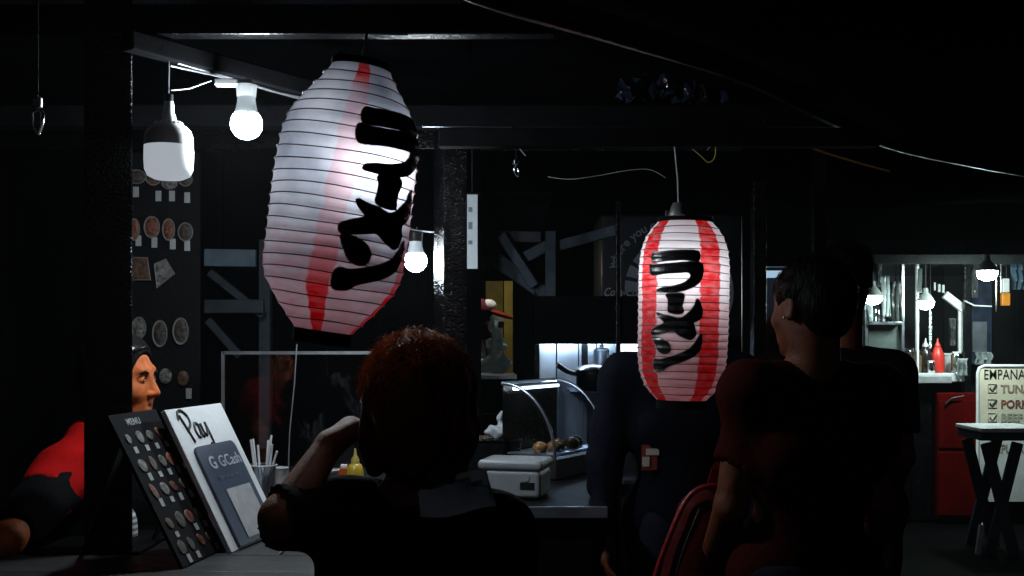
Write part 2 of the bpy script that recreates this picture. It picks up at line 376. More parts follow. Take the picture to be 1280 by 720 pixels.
# ------------------------------------------------------------------ leaning menu stand and payment board on the counter
def leaning(bl, br, lean, th):                  # matrix with x along the bottom edge, y up the face, z out towards the customer
    x = (br - bl).normalized(); y = lean.normalized(); return frame(bl, x, y), (br - bl).length, lean.length
Mm, mw_, mh_ = leaning(Vector((-.705, 2.40, 1.003)), Vector((-.672, 2.62, 1.003)), Vector((-.170, .026, .325)), .008)
ms = thing('menu_stand', 'black leaning menu stand with rows of small food pictures on the counter', 'menu stand', (-.69, 2.5, 1.003))
MB().prism([(0, 0), (mw_, 0), (mw_, mh_), (0, mh_)], Mm @ Matrix.Translation((0, 0, -.008)), .008).build('panel', mat('stand_black', (.008, .008, .010), .8, bump=.05, spec=.1), ms, bevel=.001)
Ml = Mm @ Matrix.Translation((mw_ * .5, mh_ * .9, -.035))
lp = Ml.translation; MB().beam(lp, Vector((lp.x - .11, lp.y + .03, 1.003)), .004, .04, (0, 1, 0)).build('prop', black_plastic, ms)
rs = random.Random(3)
rows = [(.80, 4), (.62, 4), (.45, 4), (.24, 4), (.08, 4)]
c0 = f0 = None
for v, n_ in rows:
    for k in range(n_):
        u = (.16 + k * .215) * mw_ + rs.uniform(-.004, .004)
        y0 = v * mh_
        if rs.random() < .9:
            w_, h_ = .016, rs.uniform(.013, .02)
            MB().prism([(-w_ / 2, -h_ / 2), (w_ / 2, -h_ / 2), (w_ / 2, h_ / 2), (-w_ / 2, h_ / 2)], Mm @ Matrix.Translation((u + .010, y0 - .016, .0006)), .001).build('price_card', card, ms)
        kind = rs.choice(['red', 'brown', 'dark', 'pale'])
        MB().lathe([(1, 0), (.9, .002), (.01, .003)], n=14, M=Mm @ Matrix.Translation((u, y0 + .012, .0006)) @ Matrix.Rotation(rs.uniform(-.6, .6), 4, 'Z') @ Matrix.Diagonal((rs.uniform(.010, .019), rs.uniform(.012, .022), 1, 1))).build('food_picture', food[kind], ms)
print_grey = mat('print_grey', (.30, .31, .33), .6)
lettering('MENU', Mm @ Matrix.Translation((.06, mh_ - .03, .0005)), .022, print_grey, ms, bold=.0005, spacing=1.1)

Mp, pw_, ph_ = leaning(Vector((-.643, 2.57, 1.003)), Vector((-.585, 2.85, 1.003)), Vector((-.165, .034, .325)), .012)
ps = thing('payment_board', 'pale grey leaning board with handwritten Pay and a navy payment panel', 'sign', (-.61, 2.7, 1.003))
MB().prism([(0, 0), (pw_, 0), (pw_, ph_), (0, ph_)], Mp @ Matrix.Translation((0, 0, -.012)), .012).build('board', mat('board_grey', (.74, .76, .79), .55, var=.12, vs=6), ps, bevel=.0015)
lp = (Mp @ Matrix.Translation((pw_ * .5, ph_ * .8, -.04))).translation
MB().beam(lp, Vector((lp.x - .10, lp.y + .02, 1.003)), .004, .04, (0, 1, 0)).build('prop', black_plastic, ps)
ink = mat('ink_black', (.02, .02, .022), .5)
def stroke(pts, M, r, name, m, parent, depth=.0008):
    q = smooth_poly([(x, y, 0) for x, y in pts], 6, False); m_ = MB(); m_.tube([M @ Vector((p.x, p.y, depth)) for p in q], r, 6); return m_.build(name, m, parent)
k = pw_ / 66.0
Mpay = Mp @ Matrix.Translation((pw_ * .16, ph_ * .76, 0))
sx, sy = .0135, .0165                       # handwritten 'Pay'
for pts in ([(.2, 4.2), (.9, 2.2), (1.6, -.2)], [(-.5, 3.6), (.2, 4.7), (1.6, 4.9), (2.9, 3.9), (2.7, 2.6), (1.3, 1.9)],
            [(5.2, 2.4), (4.2, 2.7), (3.5, 1.6), (3.9, .5), (4.8, .7), (5.3, 2.4), (5.2, 1.0), (5.7, .3)],
            [(6.2, 2.5), (6.3, 1.0), (7.0, .6), (7.8, 1.5), (8.0, 2.6)], [(8.0, 2.6), (8.1, .4), (7.9, -1.5), (7.0, -1.6), (7.2, -.7)]):
    stroke([(x * sx, y * sy) for x, y in pts], Mpay, .0034, 'lettering', ink, ps)
navy = mat('navy_print', (.022, .035, .075), .35, var=.1, bump=.02)
q = []; w_, h_ = pw_ * .72, ph_ * .70
for cx, cy, a0 in ((w_ - .018, h_ - .018, 0), (.018, h_ - .018, 90), (.003, .003, 180), (w_ - .003, .003, 270)):
    rr = .018 if cy > .05 else .003
    q += [(cx + rr * math.cos(R(a0 + t)), cy + rr * math.sin(R(a0 + t))) for t in (0, 30, 60, 90)]
Mn = Mp @ Matrix.Translation((pw_ * .13, .005, .0015))
MB().prism(q, Mn, .006).build('navy_panel', navy, ps)
pale_ink = mat('pale_print', (.45, .48, .55), .5)
Mn2 = Mn @ Matrix.Translation((0, 0, .0068))
lettering('G', Mn2 @ Matrix.Translation((w_ * .17, h_ * .76, 0)), .045, pale_ink, ps, bold=.001)
lettering('GCash', Mn2 @ Matrix.Translation((w_ * .40, h_ * .76, 0)), .042, pale_ink, ps)
lettering('Scan to pay here', Mn2 @ Matrix.Translation((w_ * .22, h_ * .64, 0)), .017, mat('dim_print', (.12, .14, .2), .5), ps)
MB().prism([(w_ * .26, .012), (w_ * .88, .012), (w_ * .88, h_ * .54), (w_ * .26, h_ * .54)], Mn2 @ Matrix.Translation((0, 0, -.0004)), .0012).build('paper_card', mat('card_grey', (.42, .42, .43), .6, var=.15, vs=30), ps)

# ------------------------------------------------------------------ things on the counter
cup_m = glass('cup_plastic', (.82, .86, .9), .25, .25)
def cup(px, py, Y, r, h, label, m=cup_m):
    c = P(px, py, Y); c.z = 1.003
    t = thing('plastic_cup', label, 'cup', c)
    MB().lathe([(r * .75, 0), (r * .97, h * .92), (r, h * .93), (r * 1.06, h * .95), (r * 1.06, h), (r * .98, h), (r * .93, h * .9), (r * .72, .004), (.001, .004)], c, 24, close=False).build('cup_wall', m, t, smooth=True)
    MB().lathe([(r * 1.0, h * .995), (r * 1.08, h * .985), (r * 1.09, h * 1.01), (r * 1.0, h * 1.02)], c, 24, close=False).build('cup_lip', white_plastic, t, smooth=True)
    return c, t
c, t = cup(328, 622, 3.45, .042, .10, 'clear plastic cup full of white straws beside the payment board')
straw_m = mat('straw_white', (.72, .74, .78), .35, var=.05, bump=0)
for i in range(9):
    a_ = i * 2.3; rr = .006 + .022 * (i / 9); le = .15 + .035 * rs.random()
    b0 = c + Vector((math.cos(a_) * rr * .6, math.sin(a_) * rr * .6, .006)); tip = b0 + Vector((math.cos(a_) * .022 + (.035 if i in (2, 5) else 0), math.sin(a_) * .02, le * (.9 if i in (2, 5) else 1)))
    s_ = MB().tube([b0, b0.lerp(tip, .5), tip], .0034, 8).build('straw', straw_m, None, b0, smooth=True)
    tag(s_, 'white straw standing in the clear cup beside the payment board', 'straw', 'white straws in the cup')
cup(407, 624, 3.45, .040, .085, 'frosted plastic cup seen between the raised arm and the woman', mat('cup_white', (.55, .58, .62), .35, var=.08))
cup(350, 624, 3.6, .026, .075, 'small white plastic cup on the counter next to the straws', mat('cup_white2', (.6, .6, .62), .4, var=.08))
bt = thing('sauce_bottle', 'yellow squeeze sauce bottle on the counter behind the raised arm', 'bottle', PZ(444, 626, 1.0) * 1)
bt.location = (P(444, 600, 3.5).x, 3.5, 1.003)
cc = bt.location
MB().lathe([(.024, 0), (.027, .01), (.027, .075), (.02, .095), (.012, .1)], cc, 20).build('bottle_body', mat('mustard', (.5, .33, .03), .35), bt, smooth=True)
MB().lathe([(.013, .1), (.013, .112), (.005, .125), (.003, .145)], cc, 16).build('nozzle', mat('mustard2', (.5, .4, .1), .4), bt, smooth=True)
ob_ = thing('sauce_carton', 'small orange carton standing beside the yellow sauce bottle', 'carton', (P(430, 600, 3.55).x, 3.55, 1.003))
cc = ob_.location
MB().box(cc + Vector((0, 0, .04)), (.032, .03, .08)).build('carton_body', mat('orange_carton', (.42, .09, .02), .5), ob_, bevel=.002)
MB().box(cc + Vector((0, 0, .085)), (.02, .018, .01)).build('carton_lid', white_plastic, ob_, bevel=.002)
# crumpled striped cloth by the post
s_ = SDF((-1.06, 2.72, .99), (-.9, 2.9, 1.16), .003)
s_.ell((-.985, 2.8, 1.035), (.05, .05, .05), k=.02).ell((-.99, 2.79, 1.08), (.035, .04, .05), k=.02).ripple(.010, (60, 60, 60), 4)
cm = bpy.data.materials.new('striped_cloth'); cm.use_nodes = True; n = cm.node_tree.nodes; l = cm.node_tree.links
tc = n.new('ShaderNodeTexCoord'); wv = n.new('ShaderNodeTexWave'); wv.inputs['Scale'].default_value = 22; wv.bands_direction = 'Z'; wv.inputs['Distortion'].default_value = 2
rp = n.new('ShaderNodeValToRGB'); rp.color_ramp.elements[0].color = (.1, .1, .11, 1); rp.color_ramp.elements[1].color = (.65, .65, .66, 1)
l.new(tc.outputs['Object'], wv.inputs[0]); l.new(wv.outputs[0], rp.inputs[0]); l.new(rp.outputs[0], n['Principled BSDF'].inputs['Base Color'])
tw = link('kitchen_towel', s_.mesh('kitchen_towel'), cm, None, (-.985, 2.8, 1.0), True)
tag(tw, 'crumpled white and grey striped cloth between the post and menu stand', 'towel')
# tray under it so that it lies on something
tr = thing('prep_shelf', 'low black shelf behind the menu stand carrying a striped cloth', 'shelf', (-1.05, 2.85, 0))
MB().box((-1.0, 2.76, .985), (.26, .3, .025)).build('shelf_top', black_wood, tr, bevel=.002)
for sx_ in (-1.11, -.89): MB().box((sx_, 2.66, .486), (.03, .03, .972)).build('leg', black_wood, tr)

# glass screen with a thin metal frame behind the counter
gs = thing('glass_screen', 'thin framed glass screen standing behind the counter under the left lantern', 'glass screen', P(370, 520, 3.9))
a, b = P(279, 441, 3.9), P(470, 441, 3.9); z0 = 1.003
fm = mat('frame_grey', (.22, .23, .25), .4, metal=.6)
MB().beam(a, b, .011, .011).build('frame_rail', fm, gs); MB().beam((a.x, 3.9, z0), (a.x, 3.9, a.z + .005), .011, .011, (0, 1, 0)).build('frame_rail', fm, gs)
MB().beam((b.x, 3.9, z0), (b.x, 3.9, b.z + .005), .011, .011, (0, 1, 0)).build('frame_rail', fm, gs)
MB().box(((a.x + b.x) / 2, 3.9, (a.z + z0) / 2), (b.x - a.x - .012, .004, a.z - z0 - .008)).build('pane', glass('screen_glass', (.93, .95, .97), .02, .08), gs)
MB().box((-.75, 3.9, .99), (.9, .1, .02)).build('base_board', black_wood, gs)

# ------------------------------------------------------------------ dim framework behind: back wall of the left stall
bw = thing('back_wall', 'dark boarded wall at the back of the left stall', 'wall', (-1.2, 5.2, 0))
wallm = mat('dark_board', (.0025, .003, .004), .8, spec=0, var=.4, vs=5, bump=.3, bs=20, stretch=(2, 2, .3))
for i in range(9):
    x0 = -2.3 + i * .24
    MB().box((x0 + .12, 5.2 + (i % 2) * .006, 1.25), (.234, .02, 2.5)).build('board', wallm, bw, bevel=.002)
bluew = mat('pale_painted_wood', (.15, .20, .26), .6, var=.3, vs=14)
bluew2 = mat('shaded_painted_wood', (.045, .06, .08), .6, var=.3, vs=14)  # shaded copy of the pale wood, its dimness put into the colour
tb = thing('timber_bracing', 'pale blue timber rails and braces fixed behind the left lantern', 'timber', P(300, 420, 4.9))
for (x0, y0, x1, y1, h, mm, Y) in ((256, 322, 320, 323, .075, bluew, 4.9), (256, 383, 330, 383, .06, bluew2, 5.0), (262, 340, 330, 395, .035, bluew2, 5.05), (260, 400, 300, 445, .035, bluew2, 5.1)):
    MB().beam(P(x0, y0, Y), P(x1, y1, Y), .03, h).build('rail', mm, tb, bevel=.003)
MB().beam(P(332, 300, 5.15), P(332, 560, 5.15), .05, .05, (0, 1, 0)).build('upright', bluew2, tb)
MB().beam(P(450, 300, 5.15), P(450, 560, 5.15), .09, .05, (0, 1, 0)).build('upright', wallm, tb)
wires = thing('hanging_wire', 'thin grey wire hanging below the left lantern', 'wire', P(370, 430, 3.6))
MB().tube([P(371, 430, 3.6), P(368, 480, 3.6), P(362, 540, 3.6), P(360, 600, 3.6)], .002, 6).build('strand', mat('wire_grey', (.2, .2, .22), .5, bump=0), wires)

# ================================================================== CENTRE: kiosk with the cook
trussm = mat('truss_paint', (.12, .16, .22), .6, var=.3, vs=14)
kk = thing('timber_kiosk', 'dark timber kiosk with gabled truss and a lit yellow hatch', 'kiosk', (0, 6.4, 0))
YK = 6.0
def kb(pts, w, h, m, name='truss_bar', Y=YK):
    for (x0, y0), (x1, y1) in zip(pts, pts[1:]): MB().beam(P(x0, y0, Y), P(x1, y1, Y), w, h).build(name, m, kk, bevel=.004)
kb([(588, 341), (616, 321)], .05, .06, trussm); kb([(614, 320), (684, 370)], .05, .075, trussm, Y=6.06); kb([(626, 294), (668, 358)], .05, .05, trussm, Y=5.94)
kb([(688, 289), (688, 374)], .05, .055, trussm, Y=5.9); kb([(600, 294), (676, 297)], .05, .06, mat('shaded_truss_wood', (.06, .07, .09), .6), Y=6.1); kb([(688, 310), (772, 287)], .05, .055, trussm)  # the faint cross bar has its shade put into a darker paint
kb([(646, 327), (690, 304)], .04, .06, trussm, Y=6.12)
darkw = mat('kiosk_dark', (.006, .006, .008), .7, bump=.2, spec=.05)
def kbox(x0, y0, x1, y1, Y, d, m, name):
    a, b = P(x0, y1, Y), P(x1, y0, Y); return MB().box(((a.x + b.x) / 2, Y + d / 2, (a.z + b.z) / 2), (b.x - a.x, d, b.z - a.z)).build(name, m, kk, bevel=.003)
kbox(560, 350, 587, 653, 6.15, .06, darkw, 'post'); kbox(643, 345, 672, 700, 6.15, .08, darkw, 'post')
kbox(560, 250, 680, 351, 6.32, .03, darkw, 'header_board')
for i in range(4): kbox(560, 474 + i * 44, 680, 517 + i * 44, 6.3, .03, darkw, 'front_board')
kbox(586, 469, 646, 474, 5.95, .4, mat('counter_white', (.6, .62, .65), .4), 'hatch_counter')
ylw = mat('yellow_board', (.46, .34, .05), .6, var=.2); kbox(560, 330, 586, 560, 7.6, .02, mat('dark_yellow', (.2, .17, .05), .6), 'back_board')
kbox(586, 330, 606, 560, 7.6, .02, darkw, 'back_board'); kbox(607, 325, 629, 398, 7.6, .02, ylw, 'back_board')
kbox(607, 399, 629, 480, 7.6, .02, mat('pale_board', (.35, .4, .42), .6), 'back_board'); kbox(630, 330, 641, 480, 7.3, .04, ylw, 'upright'); kbox(642, 330, 672, 560, 7.6, .02, darkw, 'back_board')
kbox(606, 396, 630, 402, 7.5, .06, mat('shelf_white', (.7, .72, .75), .5), 'shelf')
kbox(555, 240, 690, 246, 6.1, 1.6, darkw, 'ceiling_board')
# plastic bags of supplies hung in the hatch
s_ = SDF((-.22, 6.35, 1.24), (.04, 6.6, 1.8), .006)
for (x, y, r, q) in ((612, 455, .055, .7), (622, 430, .05, 1.3), (628, 455, .05, .8), (600, 458, .05, .6), (617, 405, .028, 1.6)):
    c = P(x, y, 6.47); s_.ell((c.x, 6.47, c.z), (r, .04, r * q), k=.03)
s_.ripple(.010, (55, 55, 40), 2)
bag = link('plastic_bags', s_.mesh('plastic_bag'), translucent('bag_plastic', (.62, .7, .72), .6), None, P(615, 470, 6.47), True); bag.name = 'supply_bag'
tag(bag, 'crumpled translucent plastic bag standing on the lit hatch counter', 'plastic bag')

# tall white banner behind the centre post
bn = thing('cloth_banner', 'narrow white hanging banner with faint marks beside the centre post', 'banner', P(590, 340, 4.3))
a, b = P(583, 336, 4.3), P(597, 243, 4.3)
MB().box(((a.x + b.x) / 2, 4.3, (a.z + b.z) / 2), (b.x - a.x, .004, b.z - a.z)).build('cloth', mat('banner_white', (.55, .6, .65), .7, var=.1), bn, bevel=.001)
for (y, h) in ((262, 6), (282, 9), (303, 5)): MB().box(P(588, y, 4.297), (.016, .002, h * .003)).build('mark', mat('mark_grey', (.15, .17, .2), .6), bn)
MB().tube([P(580, 242, 4.3), P(600, 242, 4.3)], .005, 8).build('rod', black_paint, bn)
MB().tube([P(590, 242, 4.3), P(590, 100, 4.3)], .0015, 6).build('cord', cable_black, bn)

# ------------------------------------------------------------------ the serving counter in the middle
sc_ = thing('serving_counter', 'dark serving counter with a steel edge in the middle of the market', 'counter', (.1, 3.95, 0))
MB().box((.02, 3.95, .985), (.52, 1.34, .03)).build('counter_top', mat('counter_dark', (.006, .006, .008), .5, bump=.05, spec=.04), sc_, bevel=.003)
MB().beam((-.24, 3.272, .985), (.28, 3.272, .985), .012, .034).build('edge_trim', steel, sc_, bevel=.002)
for i in range(4): MB().box((-.18 + i * .12, 3.31, .484), (.116, .02, .965)).build('front_board', black_wood, sc_, bevel=.002)
for i in range(10): MB().box((.27, 3.39 + i * .124, .484), (.02, .12, .965)).build('side_board', black_wood, sc_, bevel=.002)

# curved glass display case
dc = thing('display_case', 'curved glass hot food display case with steel trim on the serving counter', 'display case', P(680, 595, 4.0))
e = Vector((.50, .866, 0)); hdir = Vector((.866, -.50, 0)); up = Vector((0, 0, 1))
O = P(628, 480, 3.98); O.z = 1.332
L_, D_, H_ = .40, .21, .26
def arc(t): return O + hdir * (D_ * math.sin(t)) + up * (-H_ * (1 - math.cos(t)))
ts = [i * math.pi / 2 / 14 for i in range(15)]
m_ = MB(); vs = []; fs = []
for t in ts: vs += [arc(t), arc(t) + e * L_]
for i in range(14): fs.append((2 * i, 2 * i + 1, 2 * i + 3, 2 * i + 2))
m_.add(vs, fs); m_.build('curved_pane', glass('case_glass', (.7, .78, .88), .2, .12), dc, smooth=True)
for s0 in (0, 1):
    MB().tube([arc(t) + e * L_ * s0 for t in ts], .006, 8).build('arc_trim', steel, dc, smooth=True)
MB().tube([O, O + e * L_], .007, 8).build('top_rail', steel, dc); MB().tube([O + e * .03 + hdir * .03 - up * .02, O + e * (L_ - .03) + hdir * .03 - up * .02], .006, 8).build('case_fill_tube', lamp_mat('case_fill_light', (.75, .88, 1), 6), dc); MB().tube([arc(math.pi / 2), arc(math.pi / 2) + e * L_], .008, 8).build('bottom_rail', steel, dc)  # unseen light tube added below the top rail to brighten the case
for i in range(3):
    z = O.z - .02 - .11 * i; MB().beam(O + up * (z - O.z), O + e * L_ + up * (z - O.z), .006, .004).build('shelf_edge', steel_dark, dc)
M0 = frame(O - up * (O.z - 1.003), e, up)
MB().prism([(0, 0), (L_, 0), (L_, O.z - 1.003), (0, O.z - 1.003)], M0, .004).build('back_panel', black_paint, dc)
base_c = O + e * L_ / 2 + hdir * D_ / 2; hb = O.z - H_ - 1.003
MB().box(0, (L_, D_ + .012, hb), M=frame((base_c.x, base_c.y, 1.003 + hb / 2), e, hdir) @ Matrix.Identity(4)).build('base_box', steel_dark, dc, bevel=.003)
MB().box(0, (L_ - .02, D_ - .03, .006), M=frame((base_c.x, base_c.y, 1.003 + hb + .012), e, hdir)).build('tray', steel, dc)
pastry = mat('pastry', (.35, .17, .06), .3, var=.4, vs=40, coat=.4)
for i in range(5):
    c = O + e * (.06 + .07 * i) + hdir * (.12 + .02 * (i % 2)); c.z = 1.003 + hb + .034
    p_ = MB().lathe([(.001, -.019), (.02, -.019), (.028, -.008), (.026, .008), (.012, .018), (.001, .02)], c, 14).build('pastry', pastry, None, c, smooth=True)
    tag(p_, 'small glazed pastry lying inside the curved display case', 'pastry', 'pastries in the display case')

# white insulated box
wb = thing('white_box', 'white rounded food box with a dark label on the serving counter', 'box', PZ(645, 628, 1.0))
wb.location = (P(645, 600, 3.5).x, 3.5, 1.003); c = wb.location
Mb = Matrix.Translation(c) @ Matrix.Rotation(R(-14), 4, 'Z')
MB().box(0, (.19, .16, .085), M=Mb @ Matrix.Translation((0, 0, .0435))).build('box_body', mat('box_white', (.28, .30, .33), .4, var=.08, bump=.05), wb, bevel=.014, seg=4)
MB().box(0, (.205, .172, .03), M=Mb @ Matrix.Translation((0, 0, .101))).build('lid', MATS['box_white'], wb, bevel=.013, seg=4)
MB().box(0, (.045, .002, .022), M=Mb @ Matrix.Translation((.055, -.081, .04))).build('label_plate', black_plastic, wb)
MB().lathe([(.012, 0), (.012, .002)], n=18, M=Mb @ Matrix.Translation((.05, -.0815, .066)) @ Matrix.Rotation(R(90), 4, 'X')).build('badge', mat('badge_grey', (.3, .3, .32), .4), wb)
# crumpled napkin
s_ = SDF((-.12, 3.98, .99), (.02, 4.16, 1.26), .004); c = P(623, 556, 4.07)
s_.ell((c.x, 4.07, 1.155), (.035, .03, .03), k=.01).ell((c.x + .005, 4.07, 1.19), (.016, .016, .03), k=.02).ripple(.009, (70, 70, 70), 9)
nk = link('napkin', s_.mesh('napkin'), mat('napkin_white', (.45, .48, .52), .7, var=.1), None, (c.x, 4.07, 1.12), True); tag(nk, 'crumpled pale napkin on the black steamer box', 'napkin')
sb = thing('steamer_box', 'low black metal box behind the white food box', 'box', (c.x, 4.1, 1.003))
MB().box((c.x - .02, 4.1, 1.063), (.2, .16, .12)).build('box_body', black_paint, sb, bevel=.006); MB().box((c.x - .02, 4.1, 1.124), (.21, .17, .01)).build('lid', black_paint, sb, bevel=.003)

# ------------------------------------------------------------------ steel food cart
ct = thing('steel_food_cart', 'stainless steel food cart under a black hood behind the display case', 'food cart', (P(735, 500, 5.1).x, 5.1, 0))
def cbox(x0, y0, x1, y1, Y, d, m, name, bev=.003):
    a, b = P(x0, y1, Y), P(x1, y0, Y); return MB().box(((a.x + b.x) / 2, Y + d / 2, (a.z + b.z) / 2), (b.x - a.x, d, b.z - a.z)).build(name, m, ct, bevel=bev)
cbox(668, 370, 800, 421, 4.85, .5, black_matte, 'hood'); cbox(668, 372, 800, 430, 4.82, .02, black_matte, 'hood_lip')
for i, (x0, x1) in enumerate(((674, 695), (696, 723), (724, 745), (746, 772), (773, 812))): cbox(x0, 422, x1, 640, 5.3 + .004 * (i % 2), .012, steel, 'back_panel')
cbox(668, 360, 674, 700, 4.9, .05, black_paint, 'post'); cbox(770, 250, 776, 720, 4.8, .03, black_paint, 'post')
cbox(713, 489, 768, 492, 5.0, .3, steel_dark, 'shelf'); cbox(676, 600, 812, 606, 4.9, .42, steel, 'work_top')
cbox(727, 423, 735, 489, 5.16, .03, black_paint, 'upright'); cbox(722, 492, 730, 600, 5.12, .05, steel, 'upright'); cbox(676, 560, 812, 720, 5.0, .25, steel_dark, 'cabinet')
pt = thing('cooking_pot', 'black cooking pot with a stub handle on the steel cart shelf', 'pot', (P(742, 489, 5.08).x, 5.08, P(742, 489, 5.0).z + .002)); c = pt.location
MB().lathe([(.06, 0), (.075, .004), (.08, .02), (.08, .085), (.084, .088), (.084, .092), (.074, .09), (.072, .01), (.001, .008)], c, 28).build('pot_body', black_paint, pt, smooth=True)
MB().tube([c + Vector((-.078, 0, .07)), c + Vector((-.12, 0, .085)), c + Vector((-.165, -.01, .115))], [.011, .013, .014], 10).build('handle', black_plastic, pt, smooth=True)
MB().lathe([(.078, .092), (.07, .104), (.03, .116), (.001, .118)], c, 28).build('lid', steel_dark, pt, smooth=True)
for i, (px_, r_, h_, lab) in enumerate(((752, .036, .19, 'tall stainless canister behind the cooking pot'), (768, .026, .15, 'narrow stainless canister at the right end of the cart shelf'), (690, .045, .13, 'wide stainless canister standing on the steel work top'))):
    zb_ = P(0, 489, 5.0).z + .002 if i < 2 else P(0, 600, 4.9).z + .002
    cn = thing('steel_canister', lab, 'canister', (P(px_, 480, 5.22).x, 5.22 if i < 2 else 5.05, zb_)); c = cn.location
    MB().lathe([(r_, 0), (r_, h_ * .9), (r_ * 1.04, h_ * .91), (r_ * 1.04, h_ * .95), (r_ * .7, h_), (.001, h_)], c, 28).build('canister_body', steel, cn, smooth=True)
    MB().lathe([(.008, h_), (.012, h_ + .012), (.001, h_ + .018)], c, 14).build('knob', black_plastic, cn, smooth=True)
lp = thing('panel_lamp', 'bright white light panel beside the steel cart, partly behind the right lantern', 'lamp', P(796, 470, 4.9))
a = P(796, 446, 4.95); Ml = Matrix.Translation(a) @ Matrix.Rotation(R(-28), 4, 'Z')
MB().box(0, (.16, .02, .165), M=Ml).build('housing', white_plastic, lp, bevel=.004)
MB().box(0, (.145, .004, .15), M=Ml @ Matrix.Translation((0, -.0125, 0))).build('diffuser', lamp_mat('panel_light', (.85, .95, 1), 2.2), lp)
MB().beam(a + Vector((0, .03, .08)), Vector((a.x, a.y + .03, P(0, 421, 4.95).z)), .01, .01, (0, 1, 0)).build('bracket', black_paint, lp)
# tube under the hood, the light that the steel mirrors
tl = thing('tube_lamp', 'short white tube lamp fixed under the black cart hood', 'lamp', P(705, 425, 4.95)); a, b = P(678, 425.5, 5.12), P(766, 425.5, 5.12)
MB().tube([a, b], .009, 10).build('tube', lamp_mat('tube_light', (.66, .85, 1), 60), tl, smooth=True); MB().beam(a + Vector((0, 0, .013)), b + Vector((0, 0, .013)), .03, .006).build('batten', white_plastic, tl)

# ------------------------------------------------------------------ drinks cooler with printed side
dk = thing('drinks_cooler', 'dark drinks cooler with curved slogan and round print behind the right lantern', 'cooler', (P(845, 500, 6.3).x, 6.3, 0))
a, b = P(752, 500, 6.0), P(928, 268, 6.0)
coolm = mat('cooler_dark', (.02, .024, .035), .35, var=.2, bump=.03)
MB().box(((a.x + b.x) / 2, 6.3, b.z / 2 + .05), (b.x - a.x, .6, b.z - .1)).build('cabinet', coolm, dk, bevel=.012)
for sx_ in (a.x + .06, b.x - .06):
    for yy in (6.08, 6.52): MB().box((sx_, yy, .055), (.05, .05, .11)).build('foot', black_plastic, dk)
prn = mat('print_blue_grey', (.30, .35, .43), .5); prn2 = mat('print_pale', (.55, .6, .66), .5)
Mc = frame(P(843, 360, 5.9975), (1, 0, 0), (0, 0, 1))
kx = 6.0 / FPX
lettering('where you open', Mc @ Matrix.Rotation(R(36), 4, 'Z'), 15 * kx, prn, dk, bold=.001, align='CENTER', bend=78 * kx)
for i in range(9):                                 # pleated disc print
    a0 = 95 + i * 19; q = [(62 * kx * math.cos(R(a0 + t)), 62 * kx * math.sin(R(a0 + t))) for t in (0, 5, 10, 14)] + [(8 * kx * math.cos(R(a0 + t)), 8 * kx * math.sin(R(a0 + t))) for t in (14, 0)]
    MB().prism(q, Mc, .001).build('print_segment', prn, dk)
q = [(70 * kx * math.cos(R(t)), 70 * kx * math.sin(R(t))) for t in range(-42, 21, 6)] + [(50 * kx, 20 * kx), (50 * kx, -40 * kx)]
MB().prism(q, Mc @ Matrix.Translation((4 * kx, -5 * kx, 0)), .001).build('print_segment', prn2, dk)
lettering('Coca-Cola', frame(P(754, 370, 5.9972), (1, 0, 0), (0, 0, 1)), 15 * kx, prn2, dk, shear=.35, xs=.75)
MB().box((P(790, 380, 5.998).x, 5.9975, P(790, 380, 5.998).z), (60 * kx, .003, 18 * kx)).build('red_band', mat('dim_red', (.12, .03, .04), .5), dk)

# glass door fridge
fr = thing('display_fridge', 'glass door fridge with pale lit shelves left of the man in red', 'fridge', (P(970, 500, 8.2).x, 8.2, 0))
a, b = P(938, 470, 8.0), P(1012, 333, 8.0); xc, wd = (a.x + b.x) / 2, b.x - a.x
fw = mat('fridge_inside', (.35, .42, .5), .5, var=.1); fz = b.z
MB().box((xc, 8.52, fz / 2 + .04), (wd, .03, fz - .06)).build('back', fw, fr)
for s0 in (-1, 1): MB().box((xc + s0 * (wd / 2 - .012), 8.27, fz / 2 + .04), (.024, .47, fz - .06)).build('side', mat('fridge_frame', (.05, .055, .07), .4), fr, bevel=.003)
MB().box((xc, 8.27, fz + .03), (wd, .5, .06)).build('top', mat('fridge_frame', (0, 0, 0)), fr, bevel=.003); MB().box((xc, 8.27, .06), (wd, .5, .12)).build('base', black_plastic, fr)
for z in (.45, .8, 1.18, 1.38, 1.62): MB().box((xc, 8.3, z), (wd - .05, .38, .018)).build('shelf', mat('fridge_shelf', (.6, .65, .7), .4), fr)
MB().box((xc, 8.1, fz - .05), (wd - .06, .03, .05)).build('light_bar', lamp_mat('fridge_light', (.75, .9, 1), 1.1), fr)
MB().box((xc, 8.03, fz / 2 + .04), (wd - .04, .006, fz - .1)).build('door_pane', glass('fridge_glass', (.7, .78, .85), .05, .06), fr)
MB().tube([(xc - wd / 2 + .05, 8.0, 1.0), (xc - wd / 2 + .05, 8.0, 1.35)], .01, 8).build('handle', steel, fr)
btl = mat('bottle_dark', (.03, .04, .06), .2)
bm0 = MB(); bm0.lathe([(.03, 0), (.032, .01), (.032, .11), (.012, .15), (.012, .17)], (0, 0, 0), 12); b0_ = None
for z in (1.189, 1.389):
    for i in range(5):
        loc = (xc - .15 + i * .074, 8.2, z)
        if b0_ is None: b0_ = bm0.build('drink_bottle', btl, None, (0, 0, 0), smooth=True); o = b0_; o.location = loc
        else: o = dup(b0_, Matrix.Translation(loc))
        tag(o, 'small dark drink bottle on a shelf inside the glass door fridge', 'bottle', 'bottles in the fridge')

